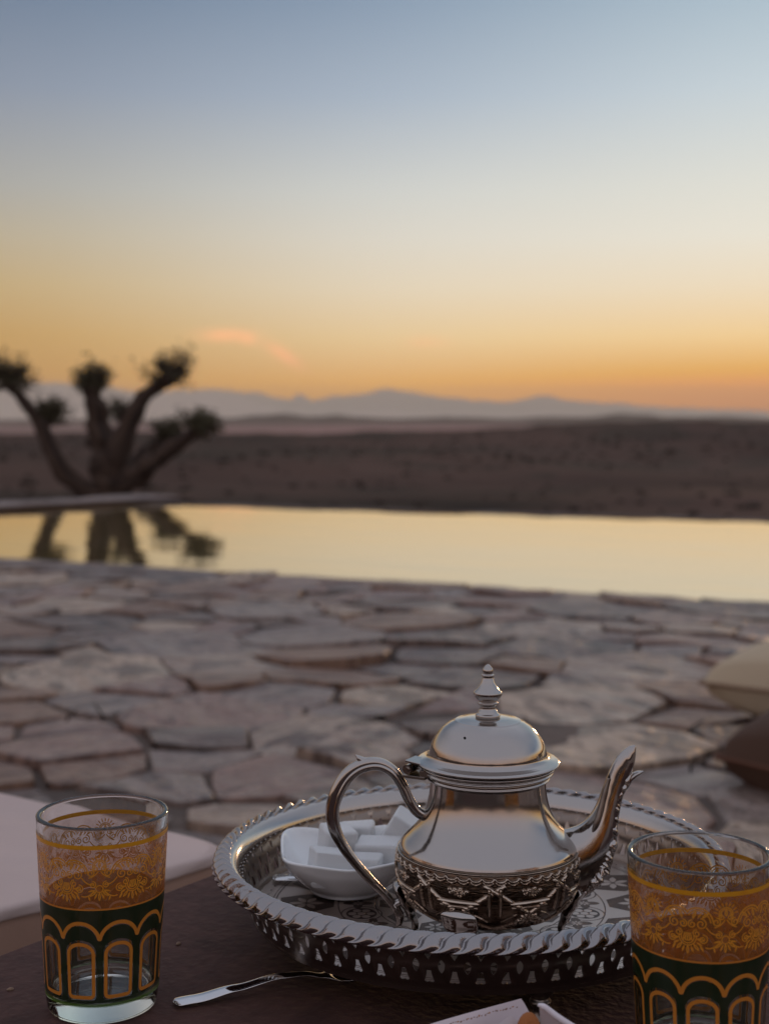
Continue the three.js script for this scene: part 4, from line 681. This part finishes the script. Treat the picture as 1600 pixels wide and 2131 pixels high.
// ------------------------------------------------------------------ tea glasses
const GH = 0.092;
{
  const PXMM = 2048 / (2 * Math.PI * 29.5), Hpx = 1024, mmTot = Hpx / PXMM;        // the print, unrolled; y runs down from the rim
  const gold = '#d8961f', goldLow = '#cc8030', green = 'rgba(26,40,20,0.9)';
  const print = canvas(2048, Hpx, (g, w) => {
    g.clearRect(0, 0, w, Hpx); g.lineCap = 'round'; g.lineJoin = 'round';
    const Y = (t) => t * GH * 1000 * PXMM, mm = PXMM;
    // green enamel: band, arches and base, with windows left clear
    const n = 10, c = w / n;
    g.fillStyle = green; g.fillRect(0, Y(0.408), w, Y(0.895) - Y(0.408));
    g.globalCompositeOperation = 'destination-out';
    for (let k = -1; k <= n; k++) {
      const x = (k + 0.5) * c;
      // clear line between the scalloped border and the arch
      g.lineWidth = 1.9 * mm; g.beginPath(); g.arc(x, Y(0.578), c * 0.5, Math.PI * 1.08, Math.PI * 1.92); g.stroke();
      // window
      const hw = c * 0.405, top = Y(0.558), bt = Y(0.862); g.beginPath(); g.moveTo(x - hw, bt - 2 * mm); g.lineTo(x - hw, top + hw * 0.8); g.bezierCurveTo(x - hw, top - hw * 0.25, x + hw, top - hw * 0.25, x + hw, top + hw * 0.8); g.lineTo(x + hw, bt - 2 * mm); g.quadraticCurveTo(x + hw, bt, x + hw - 2 * mm, bt); g.lineTo(x - hw + 2 * mm, bt); g.quadraticCurveTo(x - hw, bt, x - hw, bt - 2 * mm); g.fill();
    }
    g.globalCompositeOperation = 'destination-over'; g.fillStyle = 'rgba(150,96,48,0.05)'; g.fillRect(0, Y(0.408), w, Y(0.86) - Y(0.408));
    g.globalCompositeOperation = 'source-over'; g.fillStyle = 'rgba(92,132,24,0.6)'; g.fillRect(0, Y(0.882), w, Y(0.906) - Y(0.882));  // brighter ring: light glowing green in the base, painted into the print
    g.strokeStyle = goldLow;
    for (let k = -1; k <= n; k++) {
      const x = (k + 0.5) * c;
      g.lineWidth = 1.75 * mm; g.beginPath(); g.arc(x, Y(0.575), c * 0.5, Math.PI * 1.075, Math.PI * 1.925); g.stroke();
      const hw = c * 0.34, top = Y(0.58), bt = Y(0.848); g.lineWidth = 1.7 * mm; g.beginPath(); g.moveTo(x - hw, bt - 2 * mm); g.lineTo(x - hw, top + hw * 0.8); g.bezierCurveTo(x - hw, top - hw * 0.25, x + hw, top - hw * 0.25, x + hw, top + hw * 0.8); g.lineTo(x + hw, bt - 2 * mm); g.quadraticCurveTo(x + hw, bt, x + hw - 2 * mm, bt); g.lineTo(x - hw + 2 * mm, bt); g.quadraticCurveTo(x - hw, bt, x - hw, bt - 2 * mm); g.stroke();
    }
    g.lineWidth = 0.8 * mm; g.beginPath(); g.moveTo(0, Y(0.405)); g.lineTo(w, Y(0.405)); g.stroke();
    // the gold line under the rim
    g.fillStyle = gold; g.fillRect(0, Y(0.083), w, 2.0 * mm);
    // scrolls and flowers; the amber wash paints in glow and reflections of the glass
    g.fillStyle = 'rgba(208,120,44,0.36)'; g.fillRect(0, Y(0.105), w, Y(0.405) - Y(0.105));
    for (let k = 0; k < 420; k++) { g.fillStyle = `rgba(${180 + rr(-20, 20) | 0},${100 + rr(-12, 12) | 0},38,${rr(0.03, 0.12).toFixed(3)})`; const y = lerp(0.13, 0.38, rnd()); g.beginPath(); g.ellipse(rr(0, w), Y(y), rr(10, 60), rr(8, 30), rr(0, 3), 0, 7); g.save(); g.fill(); g.restore(); }
    g.strokeStyle = g.fillStyle = '#dc9632';
    const m6 = w / 6, curl = (x, y, r, s, turns = 1.35) => { g.beginPath(); for (let k = 0; k <= 30; k++) { const t = k / 30, a = -Math.PI / 2 + s * t * turns * 2 * Math.PI, q = r * (1 - 0.72 * t); k ? g.lineTo(x + Math.cos(a) * q, y + Math.sin(a) * q) : g.moveTo(x + Math.cos(a) * q, y + Math.sin(a) * q); } g.stroke(); };
    for (let k = -1; k <= 6; k++) {
      const x = k * m6, y = Y(0.185); g.lineWidth = 0.48 * mm;
      // fan flower
      for (let q = 0; q < 9; q++) { const a = Math.PI + (q + 0.5) / 9 * Math.PI; g.beginPath(); petal(g, x + Math.cos(a) * 3.3 * mm, y + Math.sin(a) * 3.3 * mm, a, 2.1 * mm, 0.55 * mm); g.fill(); }
      for (const r of [2.9, 2.2]) { g.beginPath(); g.arc(x, y, r * mm, Math.PI * 0.95, Math.PI * 2.05); g.stroke(); }
      g.beginPath(); petal(g, x, y + 0.6 * mm, -Math.PI / 2, 2.4 * mm, 0.8 * mm); g.stroke();
      for (const s of [-1, 1]) { curl(x + s * 1.7 * mm, y + 1.1 * mm, 1.3 * mm, s); curl(x + s * 3.9 * mm, y + 3.2 * mm, 1.8 * mm, -s); g.beginPath(); g.moveTo(x + s * 0.5 * mm, y + 2.4 * mm); g.quadraticCurveTo(x + s * 2.2 * mm, y + 5 * mm, x + s * 4.6 * mm, y + 5.4 * mm); g.stroke(); }
      // twin-arched bracket between the flowers
      for (const s of [-1, 1]) {
        const bx = x + m6 / 2; g.lineWidth = 0.62 * mm;
        g.beginPath(); g.moveTo(bx, y - 0.4 * mm); g.bezierCurveTo(bx + s * 1.6 * mm, y - 3.6 * mm, bx + s * 9 * mm, y - 3.8 * mm, bx + s * 10.4 * mm, y + 3.6 * mm); g.stroke();
        g.lineWidth = 0.5 * mm; g.beginPath(); g.moveTo(bx + s * 0.6 * mm, y + 0.6 * mm); g.bezierCurveTo(bx + s * 2.2 * mm, y - 2.4 * mm, bx + s * 7.8 * mm, y - 2.6 * mm, bx + s * 9.3 * mm, y + 3.4 * mm); g.stroke();
        for (let q = 0; q < 3; q++) { g.beginPath(); petal(g, bx + s * (2.2 + q * 1.9) * mm, y + (1.9 - q * 0.2) * mm, -Math.PI / 2 + s * (0.35 + q * 0.25), 2.9 * mm, 0.75 * mm); q === 1 ? g.fill() : g.stroke(); }
        curl(bx + s * 5.4 * mm, y + 4.2 * mm, 2.3 * mm, s); curl(bx + s * 1.8 * mm, y + 4.4 * mm, 1.7 * mm, -s); g.beginPath(); g.moveTo(bx + s * 7.6 * mm, y + 5.6 * mm); g.quadraticCurveTo(bx + s * 9.6 * mm, y + 8.6 * mm, bx + s * 12.5 * mm, y + 8.6 * mm); g.stroke();
      }
      // hanging flower under the bracket
      const hx = x + m6 / 2, hy = Y(0.292); g.lineWidth = 0.46 * mm;
      for (let q = 0; q < 9; q++) { const a = (q + 0.5) / 9 * Math.PI; g.beginPath(); petal(g, hx + Math.cos(a) * 3.9 * mm, hy + Math.sin(a) * 3.9 * mm, a, 3 * mm, 0.8 * mm); q % 2 ? g.fill() : g.stroke(); }
      for (const r of [3.5, 2.6, 1.5]) { g.beginPath(); g.arc(hx, hy, r * mm, -0.2, Math.PI + 0.2); g.stroke(); }
      for (let q = -2; q <= 2; q++) { g.beginPath(); g.moveTo(hx + q * 0.6 * mm, hy - 1.6 * mm); g.lineTo(hx + q * 0.9 * mm, hy + 1.4 * mm); g.stroke(); }
      for (const s of [-1, 1]) { curl(hx + s * 3.6 * mm, hy - 1.6 * mm, 1.6 * mm, -s); curl(hx + s * 6.2 * mm, hy + 0.8 * mm, 2.0 * mm, s); g.beginPath(); petal(g, hx + s * 5 * mm, hy + 3.2 * mm, Math.PI / 2 - s * 0.5, 3 * mm, 0.9 * mm); g.fill(); }
      // pendant under each fan flower
      const py = Y(0.3); for (let q = 0; q < 7; q++) { const a = (q + 0.5) / 7 * Math.PI; g.beginPath(); petal(g, x + Math.cos(a) * 1.9 * mm, py + Math.sin(a) * 1.9 * mm, a, 3.4 * mm, 0.75 * mm); q % 2 ? g.stroke() : g.fill(); }
      g.beginPath(); g.arc(x, py, 1.6 * mm, 0, 7); g.stroke(); curl(x - 3 * mm, py - 2 * mm, 1.6 * mm, 1); curl(x + 3 * mm, py - 2 * mm, 1.6 * mm, -1);
      for (const s of [-1, 1]) { g.beginPath(); g.moveTo(x + s * 2.2 * mm, py + 0.6 * mm); g.quadraticCurveTo(x + s * 5 * mm, py + 4.4 * mm, x + s * 8 * mm, py + 3.4 * mm); g.stroke(); g.beginPath(); petal(g, x + s * 5 * mm, py + 3 * mm, Math.PI / 2 + s * 0.3, 2.6 * mm, 0.7 * mm); g.fill(); }
    }
  });
  const printT = tex(print, { srgb: true, clampV: true });
  const printM = phys({ map: printT, transparent: true, roughness: 0.35, metalness: 0.15, side: THREE.DoubleSide });
  const glassM = phys({ color: lin(1, 1, 1), transmission: 1, thickness: 0.002, ior: 1.5, roughness: 0.01, attenuationColor: lin(0.9, 0.9, 0.8), attenuationDistance: 0.04 });
  const rOut = (y) => lerp(0.0257, 0.0309, Math.pow(clamp(y / GH), 0.9)), T = 0.0026;
  const prof = [];
  const add = (r, y) => prof.push([r, y]);
  add(0.0001, 0.0008); add(0.014, 0.0008); add(0.021, 0.0004); add(0.0235, 0.0004); add(0.0249, 0.0012); add(0.0257, 0.0032);
  for (let k = 1; k <= 26; k++) { const y = lerp(0.0032, GH - 0.0012, k / 26); add(rOut(y), y); }
  for (let k = 1; k < 8; k++) { const a = k / 8 * Math.PI; add(rOut(GH) - T / 2 + Math.cos(a) * T / 2 * 1.1, GH - 0.0012 + Math.sin(a) * 0.0014); }
  for (let k = 0; k <= 26; k++) { const y = lerp(GH - 0.0012, 0.0125, k / 26); add(rOut(y) - T - 0.0006 * (1 - y / GH), y); }
  add(0.0224, 0.0108); add(0.0208, 0.0098); add(0.015, 0.0093); add(0.008, 0.0092); add(0.0001, 0.0091);
  const body = turned(prof, 120, (a, r, y) => 0);
  const skin = sheet(120, 40, (u, v) => { const a = u * 2 * Math.PI, y = lerp(GH * 0.1, GH * 0.93, v), r = rOut(y) + 0.00016; return [Math.cos(a) * r, y, -Math.sin(a) * r]; }, { loop: true, uv: (u, v) => { const y = lerp(GH * 0.1, GH * 0.93, v); return [u, 1 - (GH - y) * 1000 / mmTot]; } });
  const make = (label, x, d, turn) => { const t = thing('tea_glass', label, 'glass', [x, TABLE + 0.0002, -d], turn, 'gold and green printed tea glasses'); part('glass_body', body, glassM, t); part('printed_pattern', skin, printM, t); return t; };
  const g1 = make('empty gold and green printed tea glass at the left of the tray', (214 - 800) / F * 0.675, 0.675, 1.72);
  const g2 = g1.clone(); g2.name = numbered('tea_glass'); scene.add(g2); g2.position.set((1455 - 800) / F * 0.612, TABLE + 0.0002, -0.612); g2.rotation.y = 1.43;
  g2.userData = { label: 'empty gold and green printed tea glass at the right edge, in front of the tray', category: 'glass', group: 'gold and green printed tea glasses' };
}

// ------------------------------------------------------------------ paper wrappers in front of the tray
{
  const at = (px, py, d) => V3((px - 800) / F * d, EYE - (py - HORIZON) / F * d, -d);
  const paperTex = tex(canvas(512, 256, (g, w, h) => { g.fillStyle = '#d9ccd0'; g.fillRect(0, 0, w, h); for (let k = 0; k < 26; k++) { g.fillStyle = k % 4 ? 'rgba(120,80,60,0.75)' : 'rgba(165,95,45,0.8)'; const x = 150 + k * 13 + rr(-4, 4), wd = rr(4, 11); g.beginPath(); g.ellipse(x, 30 + rr(-4, 4), wd * 0.6, rr(2, 5), rr(-0.5, 0.5), 0, 7); g.fill(); } g.fillStyle = 'rgba(160,90,40,0.8)'; g.beginPath(); g.ellipse(120, 34, 26, 7, 0.05, 0, 7); g.fill(); }), { srgb: true, clampV: true });
  const paper = phys({ map: paperTex, roughness: 0.75, transmission: 0.15, side: THREE.DoubleSide }), plain = std({ color: lin(0.72, 0.66, 0.7), roughness: 0.6, side: THREE.DoubleSide });
  const shell = (f, nu, nv, th = 0.00025) => { const top = sheet(nu, nv, (u, v) => f(u, v).toArray(), { uv: (u, v) => [u, 1 - v] }), p = top.attributes.position, n = top.attributes.normal, back = top.clone(), q = back.attributes.position; for (let k = 0; k < q.count; k++) q.setXYZ(k, p.getX(k) - n.getX(k) * th, p.getY(k) - n.getY(k) * th, p.getZ(k) - n.getZ(k) * th); return merge([top, back]); };
  const o = thing('paper_wrapper', 'opened pale paper wrapper with a brown printed edge in front of the tray', 'wrapper', [0.04, TABLE, -0.59]);
  const loc = (p) => p.sub(V3(0.04, TABLE, -0.59));
  const sheetA = shell((u, v) => { const a = at(lerp(868, 1084, u), lerp(2141, 2078, Math.pow(u, 0.92)), 0.6), curlR = smooth(0.82, 1, u), y = TABLE + 0.0006; const p = a.clone(); p.y = lerp(a.y, y, v * (0.55 + 0.45 * v)); p.z = a.z + 0.011 * v + 0.004 * Math.sin(u * 5 + v * 3) * v; p.x += curlR * 0.0065 * Math.sin(v * 2.2) ; return loc(p); }, 28, 16);
  part('printed_sheet', sheetA, paper, o);
  const fold = shell((u, v) => { const a = at(lerp(1028, 1088, u), 2136 - 24 * (1 - Math.abs(u * 2 - 1.1)) , 0.58), p = a.clone(); p.y = lerp(a.y, TABLE + 0.0006, v); p.z += 0.004 * v; return loc(p); }, 10, 8);
  part('inner_fold', fold, plain, o);
  const o2 = thing('paper_wrapper', 'bent white wrapper with a rolled edge between the printed paper and the right glass', 'wrapper', [0.07, TABLE, -0.578]);
  const loc2 = (p) => p.sub(V3(0.07, TABLE, -0.578));
  const edge = [at(1119, 2091, 0.578), at(1132, 2096, 0.578), at(1160, 2117, 0.577), at(1200, 2142, 0.576), at(1250, 2168, 0.575)];
  part('rolled_edge', sweep(edge.map((p) => loc2(p.clone())), [[0.0007, 0.0007], [0.0013, 0.0013], [0.0014, 0.0014], [0.0014, 0.0014], [0.001, 0.001]], { n: 40, round: 14, hint: V3(0, 0, 1) }), plain, o2);
  const ec = new THREE.CatmullRomCurve3(edge);
  part('white_sheet', shell((u, v) => { const p = ec.getPoint(0.06 + 0.94 * u); p.y = lerp(p.y - 0.0008, TABLE + 0.0006, v); p.z -= 0.006 * Math.sin(v * 2.5); p.x += 0.004 * v; return loc2(p); }, 20, 10), plain, o2);
  const bis = new THREE.SphereGeometry(0.0085, 28, 18), bp = bis.attributes.position; for (let k = 0; k < bp.count; k++) { const x = bp.getX(k), y = bp.getY(k), z = bp.getZ(k), f = 1 + 0.1 * fbm(x * 260, y * 260, z * 260, 3); bp.setXYZ(k, x * f * 0.85, y * f * 2.3, z * f * 0.6); } bis.computeVertexNormals();
  { const p = at(1100, 2146, 0.572); moved(bis, p.x, TABLE + 0.0198, p.z); solo('orange_biscuit', bis, std({ color: lin(0.36, 0.12, 0.03), roughness: 0.7, bumpMap: rep(grit, 2), bumpScale: 0.0006 }), 'orange-brown biscuit peeking out of the open paper wrapper', 'biscuit'); }
}

renderer.render(scene, camera);
